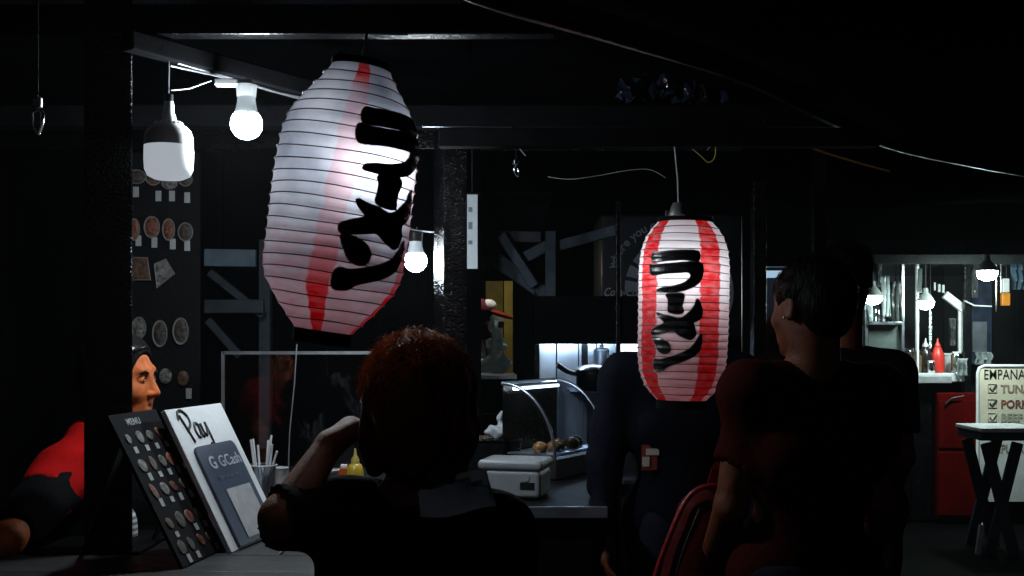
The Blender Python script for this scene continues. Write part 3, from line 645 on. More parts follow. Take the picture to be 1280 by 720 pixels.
# ================================================================== FAR STALL ON THE RIGHT
YF = 9.0
fs_ = thing('market_stall', 'far food stall with lit lamps, shelves and white counter on the right', 'food stall', (3.3, 9.3, 0))
def fbox(x0, y0, x1, y1, Y, d, m, name, par=None, bev=.004):
    a, b = P(x0, y1, Y), P(x1, y0, Y); return MB().box(((a.x + b.x) / 2, Y + d / 2, (a.z + b.z) / 2), (b.x - a.x, d, b.z - a.z)).build(name, m, par or fs_, bevel=bev)
whitec = mat('stall_white', (.55, .58, .58), .4, var=.2)
fbox(1040, 467, 1206, 477, 8.9, .6, whitec, 'counter_top')
for i in range(5): fbox(1040 + i * 33, 478, 1072 + i * 33, 650, 8.98, .03, black_paint, 'front_board')
for x0, x1, m in ((1081, 1085, steel_dark), (1127, 1131, steel_dark), (1206, 1214, black_paint), (1146, 1149, whitec)): fbox(x0, 325, x1, 467, 9.0, .04, m, 'post')
for x0, x1 in ((1206, 1214),): fbox(x0, 467, x1, 652, 9.0, .04, black_paint, 'post')
gpm = mat('dim_green', (.05, .065, .06), .35, var=.4, vs=6)
fbox(1085, 404, 1127, 466, 9.05, .02, gpm, 'side_panel'); fbox(1086, 402, 1128, 406, 8.95, .3, steel_dark, 'shelf')
wallf = mat('far_dark', (.015, .017, .02), .6, var=.4, vs=3)
for i in range(9): fbox(1030 + i * 30, 300, 1059.5 + i * 30, 662, 10.4, .03, wallf, 'back_board')
fbox(1030, 318, 1330, 330, 8.7, 1.9, mat('far_ceiling', (.012, .014, .014), .2, var=.3, vs=3, bump=.25, bs=5), 'canopy_board')
MB().beam(P(1181, 368, 9.1), P(1205, 387, 9.1), .04, .06).build('brace', whitec, fs_); fbox(1199, 386, 1206, 440, 9.1, .03, whitec, 'upright')
fbox(1215, 352, 1240, 455, 9.9, .03, mat('navy_door', (.05, .07, .13), .5, var=.4), 'door_panel')
fbox(1216, 402, 1234, 440, 9.85, .02, mat('pale_notice', (.3, .33, .38), .6), 'notice')
MB().tube([P(1245, 330, 9.05), P(1245, 390, 9.05)], .008, 8).build('pole', chrome, fs_); MB().tube([P(1251, 330, 9.1), P(1251, 380, 9.1)], .006, 8).build('pole', chrome, fs_)
MB().tube([P(1206, 376, 8.95), P(1218, 382, 8.95), P(1240, 383, 8.95)], .006, 6).build('cord', whitec, fs_)
for x, y, w in ((1168, 353, 2), (1173, 355, 3), (1178, 356, 3)): fbox(x, y, x + w, y + 10, 9.2, .02, whitec, 'tag')

def dome_lamp(px, py, Y, rpx, label, st_=70):
    r = rpx * Y / FPX; c = P(px, py, Y); t = thing('dome_lamp', label, 'lamp', c, 'lamps of the far stall')
    MB().lathe([(r, 0), (r * .97, -r * .35), (r * .8, -r * .68), (r * .45, -r * .9), (.001, -r * .96)], c, 24, close=False).build('diffuser', lamp_mat('lamp_far_%d' % int(st_), (.80, 1, .95), st_), t, smooth=True)
    MB().lathe([(r * 1.0, .001), (r * .95, r * .3), (r * .5, r * .9), (r * .3, r * 1.1), (r * .28, r * 1.6), (.002, r * 1.62)], c, 24, close=False).build('housing', mat('lamp_grey', (.25, .27, .27), .4), t, smooth=True)
    MB().tube([c + Vector((0, 0, r * 1.6)), Vector((c.x, c.y, P(0, 326, Y).z))], .006, 6).build('cord', cable_black, t)
dome_lamp(1091, 370, 8.75, 11.5, 'round white lamp hanging beside the heads of the two people, leftmost of three', 70)
dome_lamp(1157, 377, 8.75, 10.5, 'round white lamp hanging above the red sauce bottle', 71)
dome_lamp(1234, 339, 8.3, 12.5, 'wide white lamp under the canopy above the food price sign', 330)

# tinsel, plastic and supplies
tin = mat('tinsel', (.6, .75, .7), .25, metal=.8, var=.5, vs=90, bump=1, bs=160)
def strand(px, y0, y1, rpx, label, seed, Y=8.9):
    rr = random.Random(seed); a, b = P(px, y0, Y), P(px, y1, Y); n_ = int((y1 - y0) / 1.2) + 4; prof = []
    for i in range(n_):
        t = i / (n_ - 1); prof.append((max(.002, rpx * Y / FPX * math.sin(min(1, .25 + t * .9) * 2.2) * rr.uniform(.6, 1.15)), (b.z - a.z) * t))
    o = MB().lathe([(.001, .001)] + prof + [(.001, b.z - a.z - .001)], a, 14).build('tinsel_strand', tin, None, a)
    MB().tube([a, Vector((a.x, a.y, P(0, 327, Y).z))], .003, 5).build('cord', cable_black, o)
    return tag(o, label, 'tinsel')
strand(1064, 392, 428, 11, 'clump of silver green tinsel hanging beside the neck of the man in red', 2)
strand(1163, 388, 436, 2.2, 'thin silver bead string hanging under a lamp', 5)
def film(px, y0, y1, wpx, label, seed, Y=8.95, m=None):
    rr = random.Random(seed); a, b = P(px - wpx / 2, y0, Y), P(px + wpx / 2, y1, Y); nx, nz = 12, 16; vs = []; fs = []
    ph = [rr.uniform(0, 6) for _ in range(4)]
    for j in range(nz + 1):
        for i in range(nx + 1):
            u, v = i / nx, j / nz; w = .03 * math.sin(u * 14 + ph[0] + v * 2) + .015 * math.sin(u * 31 + ph[1] + v * 5)
            vs.append((a.x + (b.x - a.x) * (u + .05 * math.sin(v * 6 + ph[2])), Y + w, a.z + (b.z - a.z) * v))
    for j in range(nz):
        for i in range(nx): q = j * (nx + 1) + i; fs.append((q, q + 1, q + nx + 2, q + nx + 1))
    m_ = MB(); m_.add(vs, fs); o = m_.build('plastic_film', m or translucent('film_plastic', (.55, .62, .62), .5), None, a, smooth=True)
    sd = o.modifiers.new('thickness', 'SOLIDIFY'); sd.thickness = .003
    return tag(o, label, 'plastic sheet')
film(1108, 345, 396, 9, 'bright strip of crumpled plastic hanging left of the far stall post', 1); film(1120, 352, 402, 13, 'wider grey crumpled plastic hanging against the far stall post', 4, 9.0, translucent('film_grey', (.2, .22, .22), .4))
film(1099, 328, 358, 5, 'narrow pale plastic strip above the leftmost lamp', 8, 8.8); film(1203, 448, 470, 12, 'crumpled clear plastic wrap at the end of the white counter', 6, 8.85)
film(1228, 440, 456, 20, 'white crumpled bag lying above the food price sign', 11, 9.3)
film(1274, 334, 362, 18, 'blue white plastic folds at the right edge under the canopy', 13, 9.2, translucent('film_blue', (.25, .4, .55), .5))
zc = P(0, 467, 8.95).z + .001
def bottle(px, label, prof, m, m2, Y=9.1, cat='bottle', name='sauce_bottle'):
    c = Vector((P(px, 460, Y).x, Y, P(0, 467, 8.9).z + .002)); t = thing(name, label, cat, c)
    MB().lathe(prof[0], c, 18).build('bottle_body' if cat == 'bottle' else 'tub_body', m, t, smooth=True)
    MB().lathe(prof[1], c, 18).build('cap' if cat == 'bottle' else 'rim', m2, t, smooth=True)
redm = mat('ketchup_red', (.55, .03, .02), .35, var=.1)
sq = [[(.05, 0), (.055, .02), (.055, .14), (.03, .2), (.022, .21)], [(.024, .21), (.024, .225), (.008, .25), (.005, .28)]]
bottle(1172, 'red squeeze sauce bottle on the far white counter', sq, redm, redm)
bottle(1157, 'dark sauce bottle with a pale cap left of the red bottle', sq, mat('soy_dark', (.02, .015, .015), .2), whitec)
bottle(1142, 'short brown jar with a shiny lid on the far counter', [[(.06, 0), (.065, .02), (.065, .13), (.05, .15)], [(.054, .15), (.056, .152), (.056, .175), (.001, .18)]], mat('jar_brown', (.15, .09, .05), .25), chrome)
bottle(1186, 'white plastic tub right of the red sauce bottle', [[(.06, 0), (.08, .14)], [(.08, .14), (.086, .141), (.086, .155), (.076, .155)]], whitec, whitec, 9.25, 'tub', 'plastic_tub')
bottle(1148, 'white plastic tub behind the dark sauce bottle', [[(.06, 0), (.085, .15)], [(.085, .15), (.09, .151), (.09, .165), (.08, .165)]], mat('tub_grey', (.35, .36, .38), .4), whitec, 9.3, 'tub', 'plastic_tub')
fbox(1132, 469, 1146, 486, 8.84, .02, whitec, 'notice'); fbox(1148, 470, 1190, 479, 8.86, .02, mat('trim_grey', (.3, .31, .32), .4), 'counter_trim')
sn = thing('snack_pack', 'small orange and white snack pack hanging by a chrome pole', 'snack pack', P(1258, 385, 9.0))
fbox(1253, 366, 1263, 382, 9.0, .04, mat('snack_orange', (.65, .22, .02), .4), 'pack_bottom', sn); fbox(1254, 348, 1262, 365.5, 9.01, .03, mat('snack_white', (.7, .72, .7), .4), 'pack_top', sn)
MB().tube([P(1258, 348, 9.02), P(1258, 327, 9.02)], .003, 5).build('cord', cable_black, sn)

# red cabinet
rc = thing('red_cabinet', 'plain red cabinet standing left of the food price sign', 'cabinet', (P(1197, 560, 9.2).x, 9.2, 0))
rm = mat('cabinet_red', (.09, .002, .0015), .7, spec=.05, var=.3, vs=5)
a, b = P(1172, 560, 8.9), P(1221, 491, 8.9); w_ = b.x - a.x
MB().box(((a.x + b.x) / 2, 9.1, b.z / 2 + .02), (w_, .38, b.z - .04)).build('body', rm, rc, bevel=.01)
MB().box(((a.x + b.x) / 2, 8.905, b.z * .76), (w_ - .02, .012, b.z * .36)).build('door', rm, rc, bevel=.004); MB().box(((a.x + b.x) / 2, 8.905, b.z * .31), (w_ - .02, .012, b.z * .48)).build('door', rm, rc, bevel=.004)
MB().tube([P(1182, 505, 8.88), P(1190, 498, 8.88), P(1205, 495, 8.88)], .008, 6).build('handle', black_plastic, rc)

# price sign
sg = thing('price_sign', 'cream food price sign in a white tube frame reading EMPANADA', 'sign', (P(1268, 640, 9.0).x, 8.95, 0))
xl, xr, zt, zb = P(1222, 0, 8.9).x, P(1318, 0, 8.9).x, P(0, 458, 8.9).z, P(0, 628, 8.9).z
MB().tube([(xl, 8.9, .0), (xl, 8.9, zt - .05), (xl + .015, 8.9, zt - .012), (xl + .05, 8.9, zt + .004), (xr - .05, 8.9, zt + .004), (xr - .015, 8.9, zt - .012), (xr, 8.9, zt - .05), (xr, 8.9, 0)], .013, 8).build('frame_tube', white_plastic, sg, smooth=True)
for x_ in (xl, xr): MB().box((x_, 8.95, .012), (.04, .4, .024)).build('foot', white_plastic, sg)
zm = P(0, 541, 8.9).z
MB().box(((xl + xr) / 2, 8.9, (zt + zm) / 2 - .008), (xr - xl - .03, .01, zt - zm - .02)).build('panel', mat('sign_cream', (.78, .72, .56), .5, var=.12, vs=5), sg, bevel=.002)
MB().box(((xl + xr) / 2, 8.9, (zb + zm) / 2), (xr - xl - .03, .01, zm - zb - .01)).build('panel', mat('sign_white', (.78, .8, .8), .5, var=.1), sg, bevel=.002)
inkb = mat('sign_ink', (.015, .015, .015), .5); inkr = mat('sign_faded', (.33, .24, .2), .5); inkg = mat('sign_ghost', (.42, .42, .36), .5)
def sgt(s, x, y, size, m, bold=.002, xs=1): return lettering(s, frame(P(x, y, 8.892), (1, 0, 0), (0, 0, 1)), size * 8.9 / FPX, m, sg, bold=bold, xs=xs)
sgt('EMPANADA', 1229.5, 474, 17.5, inkb, .0004, .76)
for (y, s, m1, m2) in ((491, 'TUNA', inkr, inkb), (510, 'PORK', mat('sign_maroon', (.22, .08, .07), .5), inkb), (527, 'BEEF', inkg, inkg)):
    sgt(s, 1251, y, 14, m1, .003, .95)
    a = P(1240.5, y - 5.5, 8.8925); q = 5.2 * 8.9 / FPX
    MB().tube([a + Vector((-q, 0, -q)), a + Vector((q, 0, -q)), a + Vector((q, 0, q)), a + Vector((-q, 0, q)), a + Vector((-q, 0, -q))], .0035, 4).build('check_box', inkg if m2 is inkg else inkr, sg)
    MB().tube([a + Vector((-q * .6, -.002, .1 * q)), a + Vector((-q * .1, -.002, -q * .6)), a + Vector((q * 1.0, -.002, q * .9))], .007, 5).build('check_mark', m2, sg)
sgt('TEMPURA', 1230, 566, 15, inkr, .002, .75)
# folding table in front of it
ft = thing('folding_table', 'white topped folding table with dark crossed legs in front of the price sign', 'table', (P(1264, 660, 7.8).x, 7.8, 0))
zt2 = P(0, 538, 7.6).z; xa, xb = P(1226, 0, 7.6).x, P(1306, 0, 7.6).x
MB().box(((xa + xb) / 2, 7.82, zt2), (xb - xa, .44, .03)).build('table_top', mat('table_white', (.6, .62, .64), .35), ft, bevel=.008); MB().box(((xa + xb) / 2, 7.82, zt2 - .045), (xb - xa - .02, .40, .055)).build('apron', mat('dark_blue_frame', (.03, .035, .055), .45), ft, bevel=.004)
xm = (P(1234, 0, 7.65).x + P(1272, 0, 7.65).x) / 2; dbf = MATS['dark_blue_frame']
for yy in (7.66, 7.98):
    for s0 in (-1, 1): MB().beam((xm + s0 * .115, yy + s0 * .016, zt2 - .09), (xm - s0 * .08, yy + s0 * .016, 0), .075, .028, (0, 1, 0)).build('leg', dbf, ft, bevel=.004)
MB().beam((P(1222, 0, 7.7).x, 7.7, 0.0), (P(1227, 0, 7.7).x, 7.7, .2), .03, .03, (0, 1, 0)).build('foot_stay', mat('stay_grey', (.3, .3, .32), .5), ft)

# ================================================================== TARPAULIN AWNING AND PLASTIC SHEET OVERHEAD
E_ = [P(380, -90, 1.7), P(500, -45, 1.85), P(620, 3, 2.0), P(760, 44, 2.3), P(900, 86, 2.62), P(970, 115, 2.9), P(1040, 150, 3.2), P(1130, 186, 3.8), P(1280, 216, 4.6), P(1400, 236, 5.4)]
ed = smooth_poly(E_, 6, False)
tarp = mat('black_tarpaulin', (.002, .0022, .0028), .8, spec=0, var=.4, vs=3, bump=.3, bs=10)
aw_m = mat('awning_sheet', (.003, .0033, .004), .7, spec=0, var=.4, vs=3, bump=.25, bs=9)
aw = thing('tarpaulin_awning', 'black sagging tarpaulin awning filling the upper right', 'awning', (1.5, 2.5, 2.1))
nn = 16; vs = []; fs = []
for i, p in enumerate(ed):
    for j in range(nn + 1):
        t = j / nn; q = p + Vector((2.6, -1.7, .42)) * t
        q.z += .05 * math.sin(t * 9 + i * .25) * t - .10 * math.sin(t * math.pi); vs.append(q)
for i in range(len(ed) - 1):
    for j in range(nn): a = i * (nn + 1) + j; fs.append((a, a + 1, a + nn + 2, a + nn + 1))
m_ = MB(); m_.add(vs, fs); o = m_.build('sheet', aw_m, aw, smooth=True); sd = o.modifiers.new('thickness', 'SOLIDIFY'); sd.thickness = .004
MB().tube([p + Vector((0, 0, -.004)) for p in ed], .012, 8).build('hem', mat('hem_gloss', (.03, .034, .042), .3, var=.5, vs=10, bump=.4, bs=30), aw, smooth=True)
MB().beam((2.2, .6, 0), (2.2, .6, 2.35), .06, .06, (0, 1, 0)).build('pole', black_paint, aw); MB().beam((5.4, 4.4, 0), (5.4, 4.4, 2.4), .06, .06, (0, 1, 0)).build('pole', black_paint, aw)
# second dark canopy joining the two stalls behind
cv = thing('rear_canopy', 'dark cloth canopy stretched between the stalls at the back', 'canopy', (1.6, 6, 2.4))
vs = []; fs = []
for i in range(17):
    for j in range(13):
        u, v = i / 16, j / 12; x = -2.6 + 7.6 * u; y = 4.75 + 4.1 * v
        vs.append((x, y, 2.42 + .12 * v - .13 * math.sin(v * math.pi) - .05 * math.sin(u * 22) * math.sin(v * math.pi)))
for i in range(16):
    for j in range(12): a = i * 13 + j; fs.append((a, a + 1, a + 14, a + 13))
m_ = MB(); m_.add(vs, fs); o = m_.build('sheet', tarp, cv, smooth=True); sd = o.modifiers.new('thickness', 'SOLIDIFY'); sd.thickness = .004
for x in (-2.4, 1.3, 4.9): MB().beam((x, 4.75, 0), (x, 4.75, 2.42), .05, .05, (0, 1, 0)).build('pole', black_paint, cv)
# crumpled clear plastic stuffed under the roof
pl = []; fs = []
for i in range(41):
    for j in range(15):
        u, v = i / 40, j / 14; hgt = (.35 + .65 * math.sin(math.pi * min(1, u * 1.05 + .12)) ** .7) * (1 + .25 * math.sin(i * 1.9)); c = P(776 + 178 * u + 6 * math.sin(j * 2.3), 140 - 48 * v * hgt + 26 * u + 4 * math.sin(i * .8), 3.45 - .1 * v)
        c.y += .018 * math.sin(i * 1.3 + j * .8) + .02 * math.sin(i * .55 - j * 1.7) + .012 * math.sin(i * 2.9 + j * 2.1); c.z += .012 * math.sin(i * .9 + j * 1.9); pl.append(c)
for i in range(40):
    for j in range(14): a = i * 15 + j; fs.append((a, a + 1, a + 16, a + 15))
m_ = MB(); m_.add(pl, fs); o = m_.build('plastic_sheet', mat('plastic_blue', (.012, .016, .03), .07, var=.6, vs=10, bump=.9, bs=24, spec=1), None, P(860, 138, 3.45), smooth=True)
sd = o.modifiers.new('thickness', 'SOLIDIFY'); sd.thickness = .003; tag(o, 'crumpled shiny blue plastic sheet tucked under the roof above the right lantern', 'plastic sheet')

# ================================================================== LAMPS OF THE LEFT STALL
t = thing('large_led_lamp', 'large white drum shaped lamp hanging at upper left', 'lamp', P(211, 125, 2.65)); k = 2.65 / FPX; c = P(211, 183, 2.65)
def zz(y): return (183 - y) * k
MB().lathe([(30 * k, 0), (30.3 * k, zz(200)), (29.5 * k, zz(212)), (26 * k, zz(220)), (18 * k, zz(224)), (.001, zz(225))], c, 48, close=False).build('diffuser', mat('lamp_dim_diffuser', (.72, .76, .8), .35, var=.02, bump=0, emit=(.82, .9, 1), es=.42), t, smooth=True)
MB().lathe([(30 * k, .0003), (29.6 * k, zz(172)), (27 * k, zz(164)), (22 * k, zz(158.5)), (14 * k, zz(154)), (9.5 * k, zz(150)), (8 * k, zz(143)), (.001, zz(142))], c, 48, close=False).build('housing', white_plastic, t, smooth=True)
MB().lathe([(7 * k, zz(144)), (6 * k, zz(128)), (5 * k, zz(126)), (.001, zz(126))], c, 24, close=False).build('lamp_cap', white_plastic, t, smooth=True)
for i in range(16):
    a_ = i * math.pi / 8; d = Vector((math.cos(a_), math.sin(a_), 0))
    MB().beam(c + d * 27.5 * k + Vector((0, 0, zz(180))), c + d * 15.5 * k + Vector((0, 0, zz(153.2))), 2.2 * k, 3 * k, d).build('cooling_rib', white_plastic, t)
MB().lathe([(5.5 * k, zz(127)), (5.5 * k, zz(118)), (.001, zz(117))], c, 20).build('socket', black_plastic, t, smooth=True)
MB().tube([c + Vector((0, 0, zz(118))), Vector((c.x + .001, c.y, 2.155))], .0018, 6).build('cord', mat('wire_pale', (.35, .36, .38), .4, bump=0), t)

def bulb(px, py, Y, rpx, label, strength, up_to):
    k = Y / FPX; c = P(px, py, Y); r = rpx * k; t = thing('light_bulb', label, 'light bulb', c)
    pr_ = [(r * math.cos(R(a)), r * math.sin(R(a))) for a in range(38, -90, -12)] + [(.001, -r)]
    MB().lathe(pr_, c, 32, close=False).build('globe', lamp_mat('bulb_glow_%d' % int(strength), (.84, .95, 1), strength), t, smooth=True)
    MB().lathe([(r * .79, r * .617), (r * .68, r * .95), (r * .58, r * 1.4), (r * .56, r * 1.75), (.001, r * 1.76)], c, 32, close=False).build('neck', mat('bulb_neck', (.62, .66, .7), .4, var=.05, bump=0), t, smooth=True)
    MB().lathe([(r * .6, r * 1.72), (r * .66, r * 2.5), (r * .5, r * 2.6), (.001, r * 2.6)], c, 24, close=False).build('socket', white_plastic if rpx > 16 else black_plastic, t, smooth=True)
    return t, c, r
t, c, r = bulb(308, 155, 2.75, 19.5, 'glowing round bulb on a white bracket left of the large lantern', 420, 2.04)
MB().beam(c + Vector((-.075, -.005, r * 2.62)), c + Vector((.016, .0, r * 2.62)), .03, .016).build('bracket', white_plastic, t, bevel=.003)
MB().tube([P(264, 101, 2.76), P(250, 106, 2.73), P(236, 111, 2.70), P(214, 113, 2.65)], .0018, 6).build('wire', mat('wire_pale', (0, 0, 0)), t, smooth=True)
t, c, r = bulb(519.5, 326, 3.6, 14, 'small glowing bulb hanging between the large lantern and centre post', 220, 1.9)
MB().tube([c + Vector((0, 0, r * 2.55)), c + Vector((.004, 0, r * 3.0)), P(520, 289, 3.6)], .002, 6).build('cord', cable_black, t)
MB().tube([P(440, 272, 3.62), P(495, 283, 3.6), P(520, 288, 3.6), P(548, 291, 3.58)], .0025, 6).build('cable', mat('wire_pale', (0, 0, 0)), t, smooth=True)
# lamp inside the kiosk hatch that lights the yellow boards
t = thing('kiosk_lamp', 'small lamp under the ceiling of the lit kiosk hatch', 'lamp', P(612, 345, 6.75)); c = P(612, 328, 6.75)
MB().lathe([(.04, 0), (.036, -.02), (.02, -.038), (.001, -.042)], c, 20, close=False).build('globe', lamp_mat('kiosk_glow', (1, .95, .8), 50), t, smooth=True)
MB().lathe([(.04, .001), (.02, .04), (.018, .06), (.001, .06)], c, 20, close=False).build('socket', black_plastic, t, smooth=True); MB().tube([c + Vector((0, 0, .06)), Vector((c.x, c.y, P(0, 243, 6.75).z))], .003, 6).build('cord', cable_black, t)

# cords and small hanging things
wp = MATS['wire_pale']
o = MB().tube(smooth_poly([P(685, 221, 3.5), P(712, 224, 3.5), P(745, 220, 3.5), P(785, 213, 3.5), P(812, 212, 3.5), P(832, 222, 3.5)], 6, False), [.0012] * 31, 6).build('slack_cable', wp, None, P(760, 216, 3.5), smooth=True)
tag(o, 'pale slack cable arching under the cross beam left of the right lantern', 'cable')
o = MB().tube(smooth_poly([P(884, 188, 3.05), P(893, 178, 3.05), P(894, 195, 3.05), P(886, 203, 3.05), P(876, 195, 3.05), P(866, 186, 3.05)], 6, False), .0016, 6).build('wire_loop', mat('wire_yellow', (.35, .25, .06), .4, bump=0), None, P(885, 190, 3.05), smooth=True)
tag(o, 'small loop of yellow wire above the right lantern', 'wire')
o = MB().tube([P(1005, 181, 4.4), P(1035, 192, 4.45), P(1075, 204, 4.5), P(1112, 214, 4.55)], .0045, 6).build('orange_rod', mat('rod_orange', (.35, .16, .03), .5), None, P(1060, 200, 4.5), smooth=True); tag(o, 'thin orange brown rod under the awning at upper right', 'rod')
t = thing('glass_hook', 'small shiny hook hanging from the cross beam right of the centre post', 'hook', P(645, 200, 3.3)); c = P(645, 210, 3.3)
MB().lathe([(.006, .014), (.011, .012), (.011, .022), (.006, .024)], c, 14).build('collar', chrome, t, smooth=True)
MB().tube(smooth_poly([c + Vector((0, 0, .012)), c + Vector((-.006, 0, 0)), c + Vector((-.003, 0, -.015)), c + Vector((.005, 0, -.024)), c + Vector((.008, 0, -.012)), c + Vector((.006, 0, 0))], 5, False), .0028, 8).build('hook_body', chrome, t, smooth=True)
MB().tube([c + Vector((0, 0, .02)), P(645, 168, 3.34)], .0012, 6).build('cord', cable_black, t); MB().tube([P(636, 176, 3.34), P(648, 184, 3.32), P(657, 195, 3.32)], .0012, 6).build('wire', wp, t)

# ================================================================== THE TWO PAPER LANTERNS
def lantern_paper(name, washout, tw=0, band=11.5, glow_top=.62, c_lo=(.60, .61, .64, 1), c_hi=(.82, .83, .86, 1)):
    m = bpy.data.materials.new(name); m.use_nodes = True; n = m.node_tree.nodes; l = m.node_tree.links
    n.remove(n['Principled BSDF']); out = n['Material Output']
    def math_(op, a, b=None):
        x = n.new('ShaderNodeMath'); x.operation = op
        for i, v in enumerate((a, b)):
            if v is None: continue
            if isinstance(v, (int, float)): x.inputs[i].default_value = v
            else: l.new(v, x.inputs[i])
        return x.outputs[0]
    tc = n.new('ShaderNodeTexCoord'); sp = n.new('ShaderNodeSeparateXYZ'); l.new(tc.outputs['Object'], sp.inputs[0])
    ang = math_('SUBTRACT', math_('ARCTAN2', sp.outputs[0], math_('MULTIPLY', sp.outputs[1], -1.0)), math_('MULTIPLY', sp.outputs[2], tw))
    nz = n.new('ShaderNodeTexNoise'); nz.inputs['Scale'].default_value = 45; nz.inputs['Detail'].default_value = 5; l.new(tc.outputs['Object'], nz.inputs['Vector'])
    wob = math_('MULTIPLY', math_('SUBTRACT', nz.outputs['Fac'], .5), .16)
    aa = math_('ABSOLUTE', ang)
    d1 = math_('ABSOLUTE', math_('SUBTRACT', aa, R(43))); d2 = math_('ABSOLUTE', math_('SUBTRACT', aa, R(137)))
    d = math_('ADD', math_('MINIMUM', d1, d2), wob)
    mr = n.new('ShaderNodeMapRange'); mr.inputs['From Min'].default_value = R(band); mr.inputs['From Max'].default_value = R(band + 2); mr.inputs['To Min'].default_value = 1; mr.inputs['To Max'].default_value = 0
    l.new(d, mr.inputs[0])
    # uneven brush paint; stripes paled by height as the bulb washes them out
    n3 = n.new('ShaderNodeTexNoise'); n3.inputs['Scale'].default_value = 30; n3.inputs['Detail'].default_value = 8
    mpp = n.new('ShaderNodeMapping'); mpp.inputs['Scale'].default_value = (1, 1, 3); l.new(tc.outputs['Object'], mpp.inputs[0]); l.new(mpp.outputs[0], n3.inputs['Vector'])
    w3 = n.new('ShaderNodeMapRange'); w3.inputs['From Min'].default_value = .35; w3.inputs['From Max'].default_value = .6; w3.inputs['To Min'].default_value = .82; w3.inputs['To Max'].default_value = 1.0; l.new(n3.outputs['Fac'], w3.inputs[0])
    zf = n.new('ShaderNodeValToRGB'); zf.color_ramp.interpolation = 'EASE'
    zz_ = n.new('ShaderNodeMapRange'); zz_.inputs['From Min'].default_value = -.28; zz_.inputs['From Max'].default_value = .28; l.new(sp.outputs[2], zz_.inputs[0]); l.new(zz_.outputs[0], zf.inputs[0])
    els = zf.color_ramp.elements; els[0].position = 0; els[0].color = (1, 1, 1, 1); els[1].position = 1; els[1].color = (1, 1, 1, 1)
    for pos, v in washout:
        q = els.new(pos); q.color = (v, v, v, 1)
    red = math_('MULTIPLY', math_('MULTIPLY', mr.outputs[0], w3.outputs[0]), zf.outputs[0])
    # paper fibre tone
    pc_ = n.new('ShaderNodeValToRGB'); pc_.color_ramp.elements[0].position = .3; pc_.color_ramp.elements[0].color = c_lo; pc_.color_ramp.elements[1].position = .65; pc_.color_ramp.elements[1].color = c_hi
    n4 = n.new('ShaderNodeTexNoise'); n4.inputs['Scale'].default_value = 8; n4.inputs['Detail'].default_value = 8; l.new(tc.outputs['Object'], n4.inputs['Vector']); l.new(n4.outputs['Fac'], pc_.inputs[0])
    # reddened inner glow painted into the lower paper colour
    dr = n.new('ShaderNodeMapRange'); dr.inputs['From Min'].default_value = glow_top; dr.inputs['From Max'].default_value = -.05; dr.inputs['To Max'].default_value = 1.0
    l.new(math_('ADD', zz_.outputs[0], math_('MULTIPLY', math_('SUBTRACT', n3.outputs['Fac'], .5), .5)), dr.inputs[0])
    low_glow = n.new('ShaderNodeMix'); low_glow.data_type = 'RGBA'; l.new(dr.outputs[0], low_glow.inputs[0]); l.new(pc_.outputs[0], low_glow.inputs[6]); low_glow.inputs[7].default_value = (.64, .22, .24, 1)
    mc = n.new('ShaderNodeMix'); mc.data_type = 'RGBA'; l.new(red, mc.inputs[0]); l.new(low_glow.outputs[2], mc.inputs[6]); mc.inputs[7].default_value = (.60, .004, .007, 1)
    df = n.new('ShaderNodeBsdfDiffuse'); tr_ = n.new('ShaderNodeBsdfTranslucent'); l.new(mc.outputs[2], df.inputs[0]); l.new(mc.outputs[2], tr_.inputs[0])
    bp = n.new('ShaderNodeBump'); bp.inputs['Strength'].default_value = .25; bp.inputs['Distance'].default_value = .004; l.new(n3.outputs['Fac'], bp.inputs['Height']); l.new(bp.outputs[0], df.inputs['Normal'])
    mx = n.new('ShaderNodeMixShader'); mx.inputs[0].default_value = .52; l.new(df.outputs[0], mx.inputs[1]); l.new(tr_.outputs[0], mx.inputs[2]); l.new(mx.outputs[0], out.inputs[0])
    return m

GLYPH = [[(62, 158), (80, 157), (130, 152), (180, 150), (222, 152), (232, 165), (230, 183), (215, 187), (170, 183), (120, 186), (80, 190), (66, 192), (60, 178)],
 [(58, 200), (70, 203), (110, 200), (160, 195), (210, 192), (232, 193), (243, 205), (243, 235), (232, 262), (210, 280), (180, 292), (140, 300), (100, 300), (80, 297), (95, 288), (140, 280), (175, 268), (195, 252), (200, 240), (190, 228), (150, 230), (110, 232), (75, 238), (62, 236), (57, 218)],
 [(115, 310), (145, 306), (175, 308), (175, 330), (170, 350), (174, 374), (150, 378), (128, 374), (122, 366), (122, 330)],
 [(82, 376), (100, 382), (130, 388), (165, 395), (195, 375), (215, 350), (225, 325), (236, 340), (243, 365), (240, 390), (225, 402), (212, 410), (217, 430), (222, 450), (212, 465), (200, 470), (170, 460), (140, 442), (115, 446), (85, 453), (68, 455), (64, 440), (80, 428), (108, 412), (95, 394)],
 [(70, 465), (85, 465), (105, 472), (125, 485), (133, 505), (125, 520), (108, 523), (92, 515), (80, 492)],
 [(75, 545), (95, 545), (130, 535), (175, 518), (205, 500), (225, 475), (240, 450), (244, 470), (238, 505), (215, 530), (170, 552), (120, 570), (105, 585), (80, 588), (72, 575)]]
